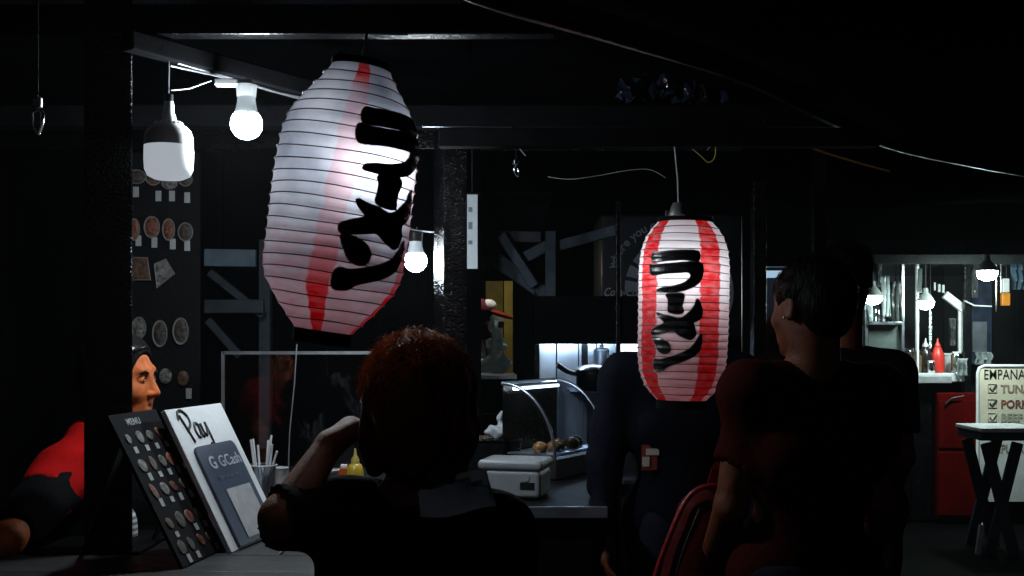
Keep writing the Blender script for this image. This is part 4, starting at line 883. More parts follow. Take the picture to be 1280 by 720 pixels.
def lantern(label, center, Rr, Lh, prof, yaw, lean, name_fade, nrib, bulbs, bs_, rough_amp, outline_m, seed, stroke_grow=.0006, tw=0):
    """paper lantern: folded paper skin over wire hoops, black rims, brushed lettering, bulb inside"""
    t = thing('paper_lantern', label, 'lantern', (0, 0, 0), 'ramen lanterns')
    xs_ = [p[0] for p in prof]; ys_ = [p[1] for p in prof]
    rg = np.random.RandomState(seed); ph = rg.rand(8) * 6.28
    def rad(a, tt):
        base = float(np.interp(tt, xs_, ys_)) * Rr
        fold = abs(math.sin(math.pi * tt * nrib)); base -= .0022 * fold ** .7
        return base + rough_amp * (math.sin(2 * a + ph[0] + 5 * tt) + .6 * math.sin(3 * a + ph[1] - 9 * tt) + .5 * math.sin(5 * a + 14 * tt + ph[2])) * math.sin(math.pi * min(1, max(0, tt)))
    def pos(a, tt, off=0):
        r = rad(a, tt) + off; return Vector((r * math.sin(a), -r * math.cos(a), Lh * (.5 - tt)))
    NS, NR = 72, nrib * 5; vs = []; fs = []
    for i in range(NR + 1):
        for k in range(NS): vs.append(pos(2 * math.pi * k / NS, i / NR))
    for i in range(NR):
        for k in range(NS): a, b = i * NS + k, i * NS + (k + 1) % NS; fs.append((a, a + NS, b + NS, b))
    m_ = MB(); m_.add(vs, fs); m_.build('paper_skin', name_fade, t, smooth=True)
    wire = mat('hoop_wire_%d' % seed, (.10, .022, .028) if seed == 1 else (.04, .02, .022), .5, bump=0)
    for i in range(1, nrib):
        tt = i / nrib; m_ = MB(); m_.tube([pos(2 * math.pi * k / 48, tt, .0006) + Vector((0, 0, .0012 * math.sin(3 * k / 48 * 6.28 + i))) for k in range(49)], .0011, 5, cap=False); m_.build('hoop', wire, t)
    def ring(r0, z0, z1, nm):
        MB().lathe([(r0, z0), (r0 * 1.03, z0), (r0 * 1.03, z1), (r0, z1), (r0 * .88, z1), (r0 * .88, z0), (r0, z0)], (0, 0, 0), 40, close=False).build(nm, black_matte, t, smooth=True)
    rt, rb = ys_[0] * Rr, ys_[-1] * Rr
    ring(rt, Lh / 2 - .003, Lh / 2 + .009, 'top_rim'); ring(rb, -Lh / 2 - .02, -Lh / 2 + .003, 'bottom_rim')
    MB().beam((-rt, 0, Lh / 2 + .012), (rt, 0, Lh / 2 + .012), .008, .004).build('cross_bar', black_plastic, t)
    # brushed characters, mapped from flat outlines onto the curved paper
    gl_ink = mat('brush_ink', (.008, .008, .009), .28, var=.3, bump=.15, bs=80, coat=.1)
    for gi, g in enumerate(GLYPH):
        pts = smooth_poly([(x, y, 0) for x, y in g], 4)
        uv = [(math.asin(max(-.98, min(.98, (p.x - 189) / 171))) + R(12), (p.y - 30) / 670) for p in pts]
        for nm, grow, off, mm in (('character_edge', stroke_grow + .002, .0012, outline_m), ('character_stroke', stroke_grow, .0024, gl_ink)):
            P2 = [Vector((a * Rr, -tt * Lh)) for a, tt in uv]; N = len(P2); area = sum(P2[i].x * P2[(i + 1) % N].y - P2[(i + 1) % N].x * P2[i].y for i in range(N))
            Q = []
            for i in range(N):
                tg = (P2[(i + 1) % N] - P2[i - 1]); nr_ = Vector((tg.y, -tg.x)); nr_.normalize(); Q.append(P2[i] + nr_ * grow * (1 if area > 0 else -1))
            bm = bmesh.new(); f = bm.faces.new([bm.verts.new((q.x, q.y, 0)) for q in Q]); bmesh.ops.triangulate(bm, faces=[f])
            for axis in (0, 1):
                lo_, hi_ = min(q[axis] for q in Q), max(q[axis] for q in Q); s0 = .006 if axis == 0 else .0035; v = lo_ + s0
                while v < hi_:
                    co = [0, 0, 0]; co[axis] = v; no = [0, 0, 0]; no[axis] = 1
                    bmesh.ops.bisect_plane(bm, geom=bm.verts[:] + bm.edges[:] + bm.faces[:], plane_co=co, plane_no=no); v += s0
            for vtx in bm.verts: vtx.co = pos(vtx.co.x / Rr + tw * Lh * (.5 + vtx.co.y / Lh), -vtx.co.y / Lh, off + .0016)
            bmesh.ops.recalc_face_normals(bm, faces=bm.faces); me = bpy.data.meshes.new(nm); bm.to_mesh(me); bm.free(); link(nm, me, mm, t, smooth=True)
    # bulb inside
    bl_ = Vector(bulbs); MB().lathe([(.001, -.03), (.012, -.0275), (.022, -.02), (.029, -.007), (.03, .004), (.026, .016), (.018, .026), (.013, .04), (.001, .041)], bl_, 20, close=False).build('bulb', lamp_mat('lantern_bulb_%d' % seed, (.97, .97, 1), bs_), t, smooth=True)
    MB().lathe([(.015, .04), (.016, .075), (.001, .076)], bl_, 16).build('bulb_socket', black_plastic, t); MB().tube([bl_ + Vector((0, 0, .075)), (0, 0, Lh / 2 + .012)], .002, 6).build('bulb_cord', cable_black, t)
    t.location = center; t.rotation_euler = Euler((lean[0], lean[1], 0)).to_matrix().to_4x4().__matmul__(Matrix.Rotation(yaw, 4, 'Z')).to_euler()
    return t
Y1 = 1.97; c1 = P(428, 250, Y1); k1 = Y1 / FPX
lan1 = lantern('large tilted red and white paper lantern with black characters, nearest at left', c1, 88 * k1, 334 * k1,
    [(0, .42), (.05, .53), (.13, .76), (.2, .92), (.27, .985), (.4, 1.0), (.6, 1.0), (.76, .99), (.82, .93), (.9, .72), (1, .40)],
    R(48), (R(0), R(8.3)), lantern_paper('lantern_paper_shaded', [(.2, 1.0), (.3, .6), (.4, .25), (.82, .22), (.88, 1.0)], .66, 9.0, .42, (.24, .285, .35, 1), (.60, .64, .70, 1)), 23, (-.012, -.074, .045), 27, .0016, mat('glyph_edge_pink', (.35, .12, .13), .6), 1, .0022, .66)  # greyer paper colour carries the dimmer light on this lantern
lan2 = lantern('smaller upright red and white paper lantern hiding the head of the man in navy', P(854, 389, 3.0), 56.5 * 3.0 / FPX, 224 * 3.0 / FPX,
    [(0, .60), (.04, .74), (.09, .87), (.16, .96), (.26, 1.0), (.5, 1.0), (.74, .995), (.84, .95), (.92, .83), (.97, .66), (1, .54)],
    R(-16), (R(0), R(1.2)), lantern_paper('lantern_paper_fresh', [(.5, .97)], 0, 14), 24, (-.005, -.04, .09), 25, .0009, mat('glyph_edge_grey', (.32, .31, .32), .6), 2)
def on_lantern(o, lan):
    o.parent = lan; o.matrix_parent_inverse = Matrix.LocRotScale(lan.location, lan.rotation_euler, lan.scale).inverted()
def pend(c, top):
    t = None
    for o in (MB().lathe([(.028, 0), (.026, .008), (.016, .034), (.012, .036), (.001, .037)], c, 24, close=False).build('cone_cap', mat('cap_aluminium', (.6, .62, .64), .3, metal=.9, bump=.1), smooth=True),
              MB().tube([c + Vector((0, 0, .034)), c + Vector((-.002, 0, .1)), top], .0022, 6).build('hanging_cord', wp, smooth=True),
              MB().box(c + Vector((-.028, 0, .0)), (.014, .014, .03)).build('clip', steel_dark, bevel=.002)): on_lantern(o, lan2)
pend(P(848, 270, 3.0), Vector((P(843, 187, 3.05).x, 3.05, 2.02)))
ax = (lan1.rotation_euler.to_matrix() @ Vector((0, 0, 1)))
top1 = c1 + ax * (334 * k1 / 2 + .012); on_lantern(MB().tube([top1, top1 + ax * .05, Vector((top1.x + .02, 2.6, 2.2))], .003, 6).build('hanging_cord', cable_black), lan1)
# more clutter on the far stall: jars, cups and hanging packs with their own sizes
jm = [glass('jar_glass', (.75, .85, .82), .25, .1), chrome, whitec, mat('jar_amber', (.3, .13, .03), .3), mat('jar_green', (.06, .16, .10), .3)]
for i, (px_, r_, h_, mi, lab) in enumerate(((1095, .05, .16, 0, 'clear glass jar leftmost on the panel shelf of the far stall'), (1106, .04, .11, 1, 'shiny steel tumbler between two jars on the panel shelf'), (1118, .05, .14, 4, 'green jar at the right of the panel shelf'),
        (1136, .045, .2, 0, 'tall clear jar at the left end of the far counter'), (1196, .045, .17, 0, 'clear jar right of the white tubs on the far counter'), (1202, .035, .12, 3, 'small amber jar at the right end of the far counter'), (1164, .03, .1, 1, 'small steel cup between the dark and red sauce bottles'))):
    zb_ = (P(0, 402, 8.95).z if i < 3 else P(0, 467, 8.9).z) + .002; Yj = 9.1 if i < 3 else 9.0 + .03 * (i % 3)
    j = thing('storage_jar', lab, 'jar', (P(px_, 400, Yj).x, Yj, zb_)); c = j.location
    MB().lathe([(r_ * .9, 0), (r_, .01), (r_, h_ * .82), (r_ * .8, h_ * .9), (r_ * .78, h_ * .92)], c, 18).build('jar_body', jm[mi], j, smooth=True)
    MB().lathe([(r_ * .84, h_ * .92), (r_ * .84, h_), (.001, h_ * 1.01)], c, 18).build('lid', chrome if i % 2 else whitec, j, smooth=True)
film(1088, 376, 402, 5, 'narrow crumpled plastic strip just below the leftmost lamp', 21, 8.95); film(1150, 336, 366, 4, 'pale plastic strip beside the far stall upright', 22, 8.9); film(1140, 440, 466, 7, 'silvery plastic wrap standing behind the tall clear jar', 23, 9.2)
film(1218, 336, 372, 6, 'dim hanging plastic strip left of the wide lamp', 24, 9.3, MATS['film_grey']); film(1190, 398, 432, 6, 'grey hanging plastic strip left of the white upright', 25, 9.2, MATS['film_grey'])

# ================================================================== PEOPLE
def skin_mat(name, col):
    m = mat(name, col, .6, spec=.3, var=.3, vs=45, bump=.2, bs=260); b = m.node_tree.nodes['Principled BSDF']
    b.inputs['Subsurface Weight'].default_value = .12; b.inputs['Subsurface Radius'].default_value = (.012, .005, .003); b.inputs['Subsurface Scale'].default_value = 1.0
    return m
def hair_mat(name, col, spec=.4): return mat(name, col, .42, var=.5, vs=60, bump=.8, bs=110, stretch=(1, 1, .18), spec=spec)
def cloth_mat(name, col, rough=.85): return mat(name, col, rough, var=.2, vs=8, bump=.35, bs=45, spec=.05)
V = Vector
def bounds(pts, m):
    a = np.array([tuple(p) for p in pts]); return a.min(0) - m, a.max(0) + m
def finger_set(s, wrist, kn, n, side, curl, r=.0085, length=.078):
    """palm from wrist to knuckles, n = palm normal (towards the palm side), four bent fingers and a thumb"""
    d = (kn - wrist).normalized(); w = d.cross(n).normalized() * side
    s.cap(wrist, kn, .024, .026, k=.012); s.cap(wrist + w * .012, kn + w * .028, .018, .014, k=.015); s.cap(wrist - w * .012, kn - w * .026, .018, .014, k=.015)
    for i, le in enumerate((.88, 1.0, .95, .75)):
        p = kn + w * (.030 - .020 * i); q = d.copy(); L = length * le
        for j, fr_ in enumerate((.45, .32, .23)):
            q = (q + n * curl * (.7 if j == 0 else 1.0)).normalized(); p2 = p + q * L * fr_
            s.cap(p, p2, r * (1.05 - .1 * j), r * (.98 - .12 * j), k=.004); p = p2
    p = wrist + d * .02 + w * .026; p1 = p + (d * .6 + w * .75 + n * .25).normalized() * .036; p2 = p1 + (d * .9 + w * .15 + n * .5).normalized() * .03
    s.cap(p, p1, .013, .0115, k=.012); s.cap(p1, p2, .0115, .0085, k=.004)
def head_sdf(s, c, f, u, jaw=1.0):
    r = f.cross(u).normalized(); at = lambda a, b, d: c + r * a + f * b + u * d; ax = (tuple(r), tuple(f), tuple(u))
    s.ell(at(0, -.012, .03), (.074, .094, .088), ax, .02); s.ell(at(0, .022, -.03), (.060, .070, .078 * jaw), ax, .03)
    s.ell(at(0, .045, -.072), (.040 * jaw, .040, .030), ax, .02); s.ell(at(0, .074, -.094), (.020, .016, .014), ax, .015)
    s.cap(at(-.032, .072, .036), at(.032, .072, .036), .012, k=.018)          # brow
    s.ell(at(-.034, .060, -.022), (.024, .022, .022), ax, .02); s.ell(at(.034, .060, -.022), (.024, .022, .022), ax, .02)   # cheeks
    for q in (-1, 1):
        s.ell(at(q * .031, .092, .014), (.017, .015, .010), ax, .012, 'sub')
        s.ell(at(q * .031, .073, .012), (.014, .012, .011), ax, .004)
    s.cap(at(0, .082, .022), at(0, .104, -.022), .0075, .0115, k=.010)          # nose
    for q in (-1, 1): s.ell(at(q * .012, .094, -.026), (.009, .010, .008), ax, .007)
    s.cap(at(-.018, .078, -.052), at(.018, .078, -.052), .0075, k=.006); s.cap(at(0, .084, -.052), at(0, .0845, -.052), .008, k=.008)
    s.cap(at(-.015, .078, -.066), at(.015, .078, -.066), .0075, k=.006); s.cap(at(0, .082, -.066), at(0, .0825, -.066), .0085, k=.008)
    s.cap(at(-.021, .090, -.0592), at(.021, .090, -.0592), .003, k=.003, op='sub')
    for q in (-1, 1):
        s.ell(at(q * .076, -.012, .0), (.010, .018, .030), ax, .008); s.ell(at(q * .084, -.008, .002), (.006, .009, .016), ax, .006, 'sub')
def hair_sdf(s, c, f, u, style):
    r = f.cross(u).normalized(); at = lambda a, b, d: c + r * a + f * b + u * d; ax = (tuple(r), tuple(f), tuple(u))
    s.ell(at(0, -.016, .040), (.083, .103, .092), ax, .01)
    if style == 'short':
        s.ell(at(0, -.060, -.01), (.066, .045, .062), ax, .03); s.ell(at(0, .095, -.035), (.085, .07, .075), ax, .02, 'sub')
        for q in (-1, 1): s.ell(at(q * .085, .012, -.03), (.03, .05, .05), ax, .01, 'sub')
    elif style == 'swept':
        s.ell(at(0, -.060, -.01), (.066, .045, .062), ax, .03); s.ell(at(0, .112, -.0), (.085, .072, .098), ax, .012, 'sub')
        for q in (-1, 1): s.ell(at(q * .085, .022, -.03), (.03, .045, .06), ax, .01, 'sub')
    elif style == 'long':
        s.ell(at(0, -.035, .0), (.095, .095, .105), ax, .04); s.ell(at(0, -.05, -.055), (.094, .078, .09), ax, .04)
        for q in (-1, 1): s.cap(at(q * .072, .0, .02), at(q * .08, .0, -.11), .026, .02, k=.03)
        s.ell(at(0, .105, -.05), (.062, .07, .10), ax, .02, 'sub')
def human(name, label, head, f_head, f_body, hip, shoulders, elbows, wrists, palms, knees, ankles, skin, hairc, hstyle, shirt, trousers, vox=.006, sleeve=.55, jaw=1.0,
          tilt=(0, 0), hem=-.06, group=None, kn=None, curls=(.45, .45), belly=1.0, torso_r=1.0):
    """one continuous body; shirt, trousers, hair and shoes are worn over it"""
    base = V(((ankles[0].x + ankles[1].x) / 2, (ankles[0].y + ankles[1].y) / 2, 0)); t = thing(name, label, 'person', base, group)
    f = f_head.normalized(); up = V((tilt[0], tilt[1], 1)).normalized(); f = (f - up * f.dot(up)).normalized(); b = f_body.normalized()
    sm = (shoulders[0] + shoulders[1]) / 2; lat = (shoulders[1] - shoulders[0]).normalized(); nb = sm + V((0, 0, .035)); chest = sm.lerp(hip, .32)
    lo, hi = bounds([head, hip] + list(shoulders) + list(elbows) + list(wrists) + list(knees) + list(ankles), .19); lo[2] = -.01
    def torso(s, g, k=.04):
        s.cap(hip + lat * -.075, hip + lat * .075, .105 * belly + g, k=k, flat=(tuple(b), .92)); s.cap(hip, chest, .125 * belly + g, .135 * torso_r + g, k=k, flat=(tuple(b), .82))
        s.cap(chest - lat * .07, chest + lat * .07, .112 * torso_r + g, k=k, flat=(tuple(b), .95)); s.cap(sm - lat * .10 - V((0, 0, .03)), sm + lat * .10 - V((0, 0, .03)), .075 + g, k=k)
        for i in (0, 1): s.cap(nb, shoulders[i], .05 + g, .052 + g, k=k)
    def legs(s, g):
        for i in (0, 1):
            hp = hip + lat * (-.085 if i == 0 else .085) - V((0, 0, .03)); s.cap(hp, knees[i], .085 + g, .056 + g, k=.03); s.cap(knees[i], ankles[i], .054 + g, .038 + g, k=.02)
    s = SDF(lo, hi, vox); torso(s, 0); legs(s, 0)
    s.cap(nb - V((0, 0, .05)), head - up * .05 - f * .02, .062, .054, k=.03)
    head_sdf(s, head, f, up, jaw)
    for i in (0, 1):
        s.cap(shoulders[i], elbows[i], .05, .038, k=.025); s.cap(elbows[i], wrists[i], .040, .026, k=.015)
        kk_ = kn[i] if kn else wrists[i] + (wrists[i] - elbows[i]).normalized() * .085
        finger_set(s, wrists[i], kk_, palms[i].normalized(), 1 if i == 0 else -1, curls[i])
        s.cap(ankles[i] - V((0, 0, .03)), ankles[i] + b * .13 - V((0, 0, .045)), .035, .03, k=.02)
    body = link('body', s.mesh('body'), skin, t, smooth=True)
    # shirt
    s2 = SDF(lo, hi, max(vox, .007)); torso(s2, .013)
    for i in (0, 1):
        se = shoulders[i].lerp(elbows[i], sleeve); d = (elbows[i] - shoulders[i]).normalized(); s2.cap(shoulders[i], se + d * .02, .068, .056 + .012 * (1 - sleeve), k=.03)
        if sleeve < .95: s2.cap(se + d * .075, se + d * .13, .075, k=.004, op='sub')
        else: s2.cap(elbows[i], elbows[i].lerp(wrists[i], .9 if sleeve < 1.5 else .6), .054, .040, k=.02)
    s2.half((hip.x, hip.y, hip.z + hem), (0, 0, -1), .01); s2.ripple(.0055, (14, 14, 26), 3 + len(label)); s2.cap(nb - V((0, 0, .01)) + b * .01, head - up * .03, .066, .075, k=.01, op='sub')
    sh = link('shirt', s2.mesh('shirt'), shirt, t, smooth=True)
    s3 = SDF(lo, hi, max(vox, .008)); legs(s3, .014); s3.cap(hip - lat * .07, hip + lat * .07, .112, k=.04); s3.half((hip.x, hip.y, hip.z + .05), (0, 0, 1), .005); s3.half((0, 0, .07), (0, 0, -1), .005); s3.ripple(.006, (14, 14, 20), 8)
    link('trousers', s3.mesh('trousers'), trousers, t, smooth=True)
    for i in (0, 1):
        a = ankles[i]; s4 = SDF(np.array(a) - .2, np.array(a) + .24, .008); s4.cap(a - V((0, 0, .035)), a + b * .13 - V((0, 0, .05)), .046, .042, k=.02); s4.half((0, 0, .002), (0, 0, -1)); s4.half((0, 0, a.z + .01), (0, 0, 1)); link('shoe', s4.mesh('shoe'), mat('shoe_dark', (.03, .03, .032), .5), t, smooth=True)
    if hstyle:
        s5 = SDF(np.array(head) - .3, np.array(head) + .22, .005); hair_sdf(s5, head, f, up, hstyle); s5.ripple(.005 if hstyle == 'long' else .0015, (70, 70, 25), 5); link('hair', s5.mesh('hair'), hairc, t, smooth=True)
    r = f.cross(up).normalized(); em = mat('eye_white', (.30, .26, .24), .3, bump=0); im = mat('iris_dark', (.015, .01, .008), .1, bump=0)
    for q in (-1, 1):
        c = head + r * (q * .031) + f * .0765 + up * .011
        e_ = MB().lathe([(.001, -.0085), (.005, -.007), (.008, -.0035), (.0088, 0), (.008, .0035), (.005, .007), (.001, .0085)], c, 14).build('eye', em, t, smooth=True)
        MB().lathe([(.006, 0), (.005, .0016), (.001, .0024)], n=14, M=frame(c + f * .0078, r, up)).build('iris', im, e_, smooth=True)
    return t, s2, dict(head=head, f=f, u=up, r=r, sm=sm, nb=nb, b=b, lat=lat)
def strands(t, head, f, u, n_, m, spread, rad, seed, name='loose_hair', wid=.0006, low=-.2):
    """short flyaway hairs rooted on the crown"""
    rg = random.Random(seed); m_ = MB(); r = f.cross(u)
    for i in range(n_):
        th = rg.uniform(0, 6.28); ph = math.acos(rg.uniform(low, 1)); d = r * (math.sin(ph) * math.cos(th)) + f * (math.sin(ph) * math.sin(th)) + u * math.cos(ph)
        p = head + u * .04 - f * .016 + r * d.dot(r) * rad[0] + f * d.dot(f) * rad[1] + u * d.dot(u) * rad[2]
        tg = (V((rg.uniform(-1, 1), rg.uniform(-1, 1), rg.uniform(-.9, .2))) + u * -.3); tg = (tg - d * tg.dot(d)).normalized(); L = rg.uniform(.4, 1) * spread
        m_.tube([p - d * .004, p + d * rg.uniform(.002, .008) + tg * L * .4, p + d * rg.uniform(-.002, .008) + tg * L], [wid, wid, wid * .3], 3, cap=False)
    o = m_.build(name, m, t, smooth=True); o['kind'] = 'stuff'; return o

skin1 = skin_mat('skin_vendor', (.62, .15, .04)); skin2 = skin_mat('skin_woman', (.13, .045, .02)); skin3 = skin_mat('skin_man', (.12, .03, .011))
black_hair = hair_mat('hair_black', (.003, .0025, .0025), .04); brown_hair = hair_mat('hair_brown', (.08, .025, .007), .08); rim_brown = hair_mat('hair_rim_brown', (.40, .14, .035), .1)
dark_cloth = cloth_mat('black_cotton', (.005, .005, .006)); jeans = cloth_mat('dark_denim', (.015, .018, .028)); red_cloth = cloth_mat('red_cotton', (.40, .006, .006)); maroon = cloth_mat('dark_red_cotton', (.032, .003, .0025)); navy_c = cloth_mat('navy_cotton', (.004, .0045, .009))

# --- vendor behind the post, in profile, facing right
hd = P(165, 478, 3.0); hd.x = P(203, 0, 3.0).x - .114
vf = V((.99, -.14, 0))
t, vs_, K = human('person', 'vendor in red shirt and black headband seen in profile behind the post', hd, vf, V((.9, -.43, 0)), V((hd.x - .06, 3.05, .86)),
    (V((hd.x - .02, 3.17, 1.235)), V((hd.x - .09, 2.83, 1.14))), (V((hd.x + .02, 3.27, .99)), V((-1.15, 2.55, 1.037))), (V((hd.x + .06, 3.12, .86)), V((-1.40, 2.46, 1.035))),
    (V((.3, -1, -.2)), V((0, 0, -1))), (V((hd.x - .02, 3.13, .48)), V((hd.x - .08, 2.97, .48))), (V((hd.x - .04, 3.15, .07)), V((hd.x - .1, 2.95, .07))),
    skin1, black_hair, 'swept', red_cloth, jeans, vox=.004, sleeve=.25, tilt=(.05, 0), curls=(.45, .2))
h, f, u, r = K['head'], K['f'], K['u'], K['r']
s5 = SDF(np.array(h) - .16, np.array(h) + .18, .004); ax = (tuple(r), tuple(f), tuple(u))
s5.ell(h - f * .012 + u * .046, (.0835, .103, .092), ax, .005); s5.half(tuple(h + u * .078 + f * .05), tuple(-u * .75 + f * .66), .004); s5.ripple(.002, (60, 60, 60), 3)
link('headband', s5.mesh('headband'), mat('headband_black', (.012, .012, .013), .28, var=.3, bump=.3, bs=50), t, smooth=True)
for q in (-1, 1):
    c = h + r * (q * .032) + f * .087 + u * .031; MB().tube([c - r * q * .016 + u * -.002, c + u * .003, c + r * q * .017 - f * .008 - u * .002], [.0028, .0034, .0015], 6).build('eyebrow', black_hair, t, smooth=True)
# dark arm warmer on the near arm
s6 = SDF((h.x - .35, 2.4, .9), (h.x + .1, 3.0, 1.3), .006); sA, eA = V((h.x - .09, 2.83, 1.14)), V((-1.15, 2.55, 1.037)); s6.cap(sA - V((0, 0, .01)), sA.lerp(eA, .8), .080, .052, k=.01); s6.half((0, 0, 1.168), (0, 0, 1), .006); s6.ripple(.003, (25, 25, 40), 2)
link('arm_warmer', s6.mesh('arm_warmer'), dark_cloth, t, smooth=True)
# apron over the shirt
s6 = SDF((h.x - .45, 2.6, .45), (h.x + .35, 3.4, 1.2), .008); s6.cap(V((h.x - .06, 3.05, .6)), V((h.x - .05, 3.02, 1.06)), .225, .225, k=.03, flat=((.9, -.43, 0), .8)); s6.half((0, 0, 1.15), (0, 0, 1), .01); s6.ripple(.005, (15, 15, 20), 6)
link('apron', s6.mesh('apron'), dark_cloth, t, smooth=True)

# --- woman in front of the counter, seen from behind
Yw = 2.06; hd = P(518, 511, Yw)
t, ws_, K = human('person', 'woman with long brown hair seen from behind, one hand raised to her face', hd, V((-.45, .89, 0)), V((-.2, .98, 0)), V((P(526, 0, Yw).x, Yw, .80)),
    (V((P(430, 0, Yw).x, Yw + .03, 1.155)), V((P(614, 0, Yw).x, Yw - .02, 1.150))), (V((P(352, 0, 2.0).x, 2.0, P(0, 648, 2.0).z)), V((P(640, 0, 2.04).x, 2.05, .90))), (P(412, 556, 2.09), V((P(625, 0, 2.2).x, 2.21, .82))),
    (V((.6, .2, -.75)), V((-1, 0, 0))), (V((-.24, 2.12, .45)), V((-.09, 2.12, .45))), (V((-.24, 2.08, .07)), V((-.09, 2.08, .07))),
    skin2, brown_hair, 'long', dark_cloth, jeans, vox=.005, sleeve=.9, tilt=(-.03, .05), kn=(P(438, 537, 2.12), V((P(625, 0, 2.2).x, 2.29, .81))), curls=(.5, .5), belly=1.05)
strands(t, K['head'], K['f'], K['u'], 2200, rim_brown, .055, (.094, .108, .098), 4, low=.15)  # crown hairs in a brighter brown paint the lit rim
h, f, u, r = K['head'], K['f'], K['u'], K['r']
m_ = MB(); m_.tube([h + r * -.075 - f * .0 + u * .012, h + r * -.072 + f * .09 + u * .016], .0022, 6); m_.tube([h + r * -.07 + f * .097 + u * .022, h + r * .07 + f * .1 + u * .022], .003, 6); m_.build('glasses_frame', mat('glasses_amber', (.3, .12, .03), .3), t)
# pale printed cloth patch on her back
m_ = MB(); vs = []; fs = []
def hit(px, py):
    for i in range(260):
        y = 1.7 + i * .002; p = P(px, py, y)
        if ws_.value(p) < .004: return P(px, py, y - .006)
    return P(px, py, 2.0)
for j in range(9):
    for i in range(13):
        u_, v_ = i / 12, j / 8; vs.append(hit(520 + 6 * v_ + (88 + 6 * v_) * u_, 591 + 55 * v_ + 4 * math.sin(u_ * 5) - 9 * u_ * v_))
for j in range(8):
    for i in range(12): a = j * 13 + i; fs.append((a, a + 1, a + 14, a + 13))
m_.add(vs, fs); o = m_.build('back_patch', cloth_mat('pale_cloth', (.55, .60, .68)), t, smooth=True); sd = o.modifiers.new('thickness', 'SOLIDIFY'); sd.thickness = .003

# --- man in navy whose head is behind the right lantern
Ym = 3.5; hd = P(852, 390, Ym)
t, ns_, K = human('person', 'man in dark navy shirt whose head is hidden by the right lantern', hd, V((.05, -1, 0)), V((.05, -1, 0)), V((hd.x + .01, Ym + .02, .93)),
    (V((hd.x + .185, Ym, 1.375)), V((hd.x - .185, Ym, 1.375))), (V((hd.x + .225, Ym + .01, 1.10)), V((hd.x - .24, Ym - .02, 1.11))), (V((hd.x + .22, Ym - .12, .88)), V((hd.x - .25, Ym - .12, .90))),
    (V((-1, 0, 0)), V((1, 0, 0))), (V((hd.x + .1, Ym - .02, .5)), V((hd.x - .1, Ym - .02, .5))), (V((hd.x + .1, Ym + .02, .07)), V((hd.x - .1, Ym + .02, .07))),
    skin3, black_hair, 'short', navy_c, jeans, sleeve=1.2)
c = P(812, 572, 3.36); c.y = 3.3
while ns_.value(P(812, 572, c.y)) > .006 and c.y < 3.6: c.y += .002
c = P(812, 572, c.y - .008); kx = c.y / FPX
MB().box(c, (20 * kx, .004, 32 * kx)).build('chest_badge', mat('badge_red', (.16, .03, .02), .35, var=.3), t, bevel=.002); MB().box(c + V((-.012, -.0045, -.012)), (9 * kx, .003, 12 * kx)).build('badge_print', mat('badge_pale', (.4, .38, .34), .4), t); MB().box(c + V((.008, -.0045, .018)), (16 * kx, .003, 8 * kx)).build('badge_print', MATS['badge_pale'], t)

# --- man in dark red, seen from behind, face turned left
Yr = 2.65; hd = P(1013, 388, Yr)
t, rs_, K = human('person', 'man in dark red shirt seen from behind with his face turned left', hd, V((-.5, .87, 0)), V((-.25, .97, 0)), V((P(1010, 0, Yr).x, Yr + .02, .93)),
    (V((P(935, 0, Yr).x, Yr - .03, 1.365)), V((P(1100, 0, Yr).x, Yr + .06, 1.365))), (V((P(912, 0, Yr).x, Yr - .02, 1.10)), V((P(1115, 0, Yr).x, Yr + .1, 1.10))), (V((P(890, 0, 2.8).x, 2.84, .93)), V((P(1105, 0, 2.8).x, 2.9, .90))),
    (V((.4, .2, .9)), V((-1, 0, 0))), (V((P(985, 0, Yr).x, Yr + .05, .5)), V((P(1060, 0, Yr).x, Yr + .08, .5))), (V((P(985, 0, Yr).x, Yr, .07)), V((P(1065, 0, Yr).x, Yr + .05, .07))),
    skin3, black_hair, 'short', maroon, jeans, vox=.005, sleeve=.52, tilt=(.02, .06))
h, f, u, r = K['head'], K['f'], K['u'], K['r']
strands(t, h, f, u, 1100, black_hair, .03, (.082, .1, .09), 9, low=.0)
ec = h - r * .088 - f * .006 - u * .022; MB().lathe([(.001, -.004), (.0035, -.002), (.004, 0), (.0035, .002), (.001, .004)], ec, 10).build('earring', chrome, t, smooth=True)

# --- second person beyond him, mostly hidden
Ys = 3.7; hd = P(1060, 350, Ys)
t, qs_, K = human('person', 'person with black hair and black shirt behind the man in dark red', hd, V((.5, .86, 0)), V((.4, .9, 0)), V((P(1060, 0, Ys).x, Ys, .95)),
    (V((P(985, 0, Ys).x, Ys, 1.385)), V((P(1118, 0, Ys).x, Ys, 1.375))), (V((P(975, 0, Ys).x, Ys, 1.1)), V((P(1128, 0, Ys).x, Ys, 1.1))), (V((P(985, 0, Ys).x, Ys + .12, .9)), V((P(1120, 0, Ys).x, Ys + .12, .9))),
    (V((1, 0, 0)), V((-1, 0, 0))), (V((P(1030, 0, Ys).x, Ys, .5)), V((P(1090, 0, Ys).x, Ys, .5))), (V((P(1030, 0, Ys).x, Ys, .07)), V((P(1090, 0, Ys).x, Ys, .07))),
    skin3, black_hair, 'short', dark_cloth, jeans, sleeve=.6)
strands(t, K['head'], K['f'], K['u'], 700, black_hair, .035, (.084, .102, .092), 12, low=-.1)
for (px, py) in ((1075, 333), (1072, 337)):
    c = P(px, py, 3.58); MB().lathe([(.001, -.003), (.003, 0), (.001, .003)], c, 8).build('hair_clip', chrome, t, smooth=True)

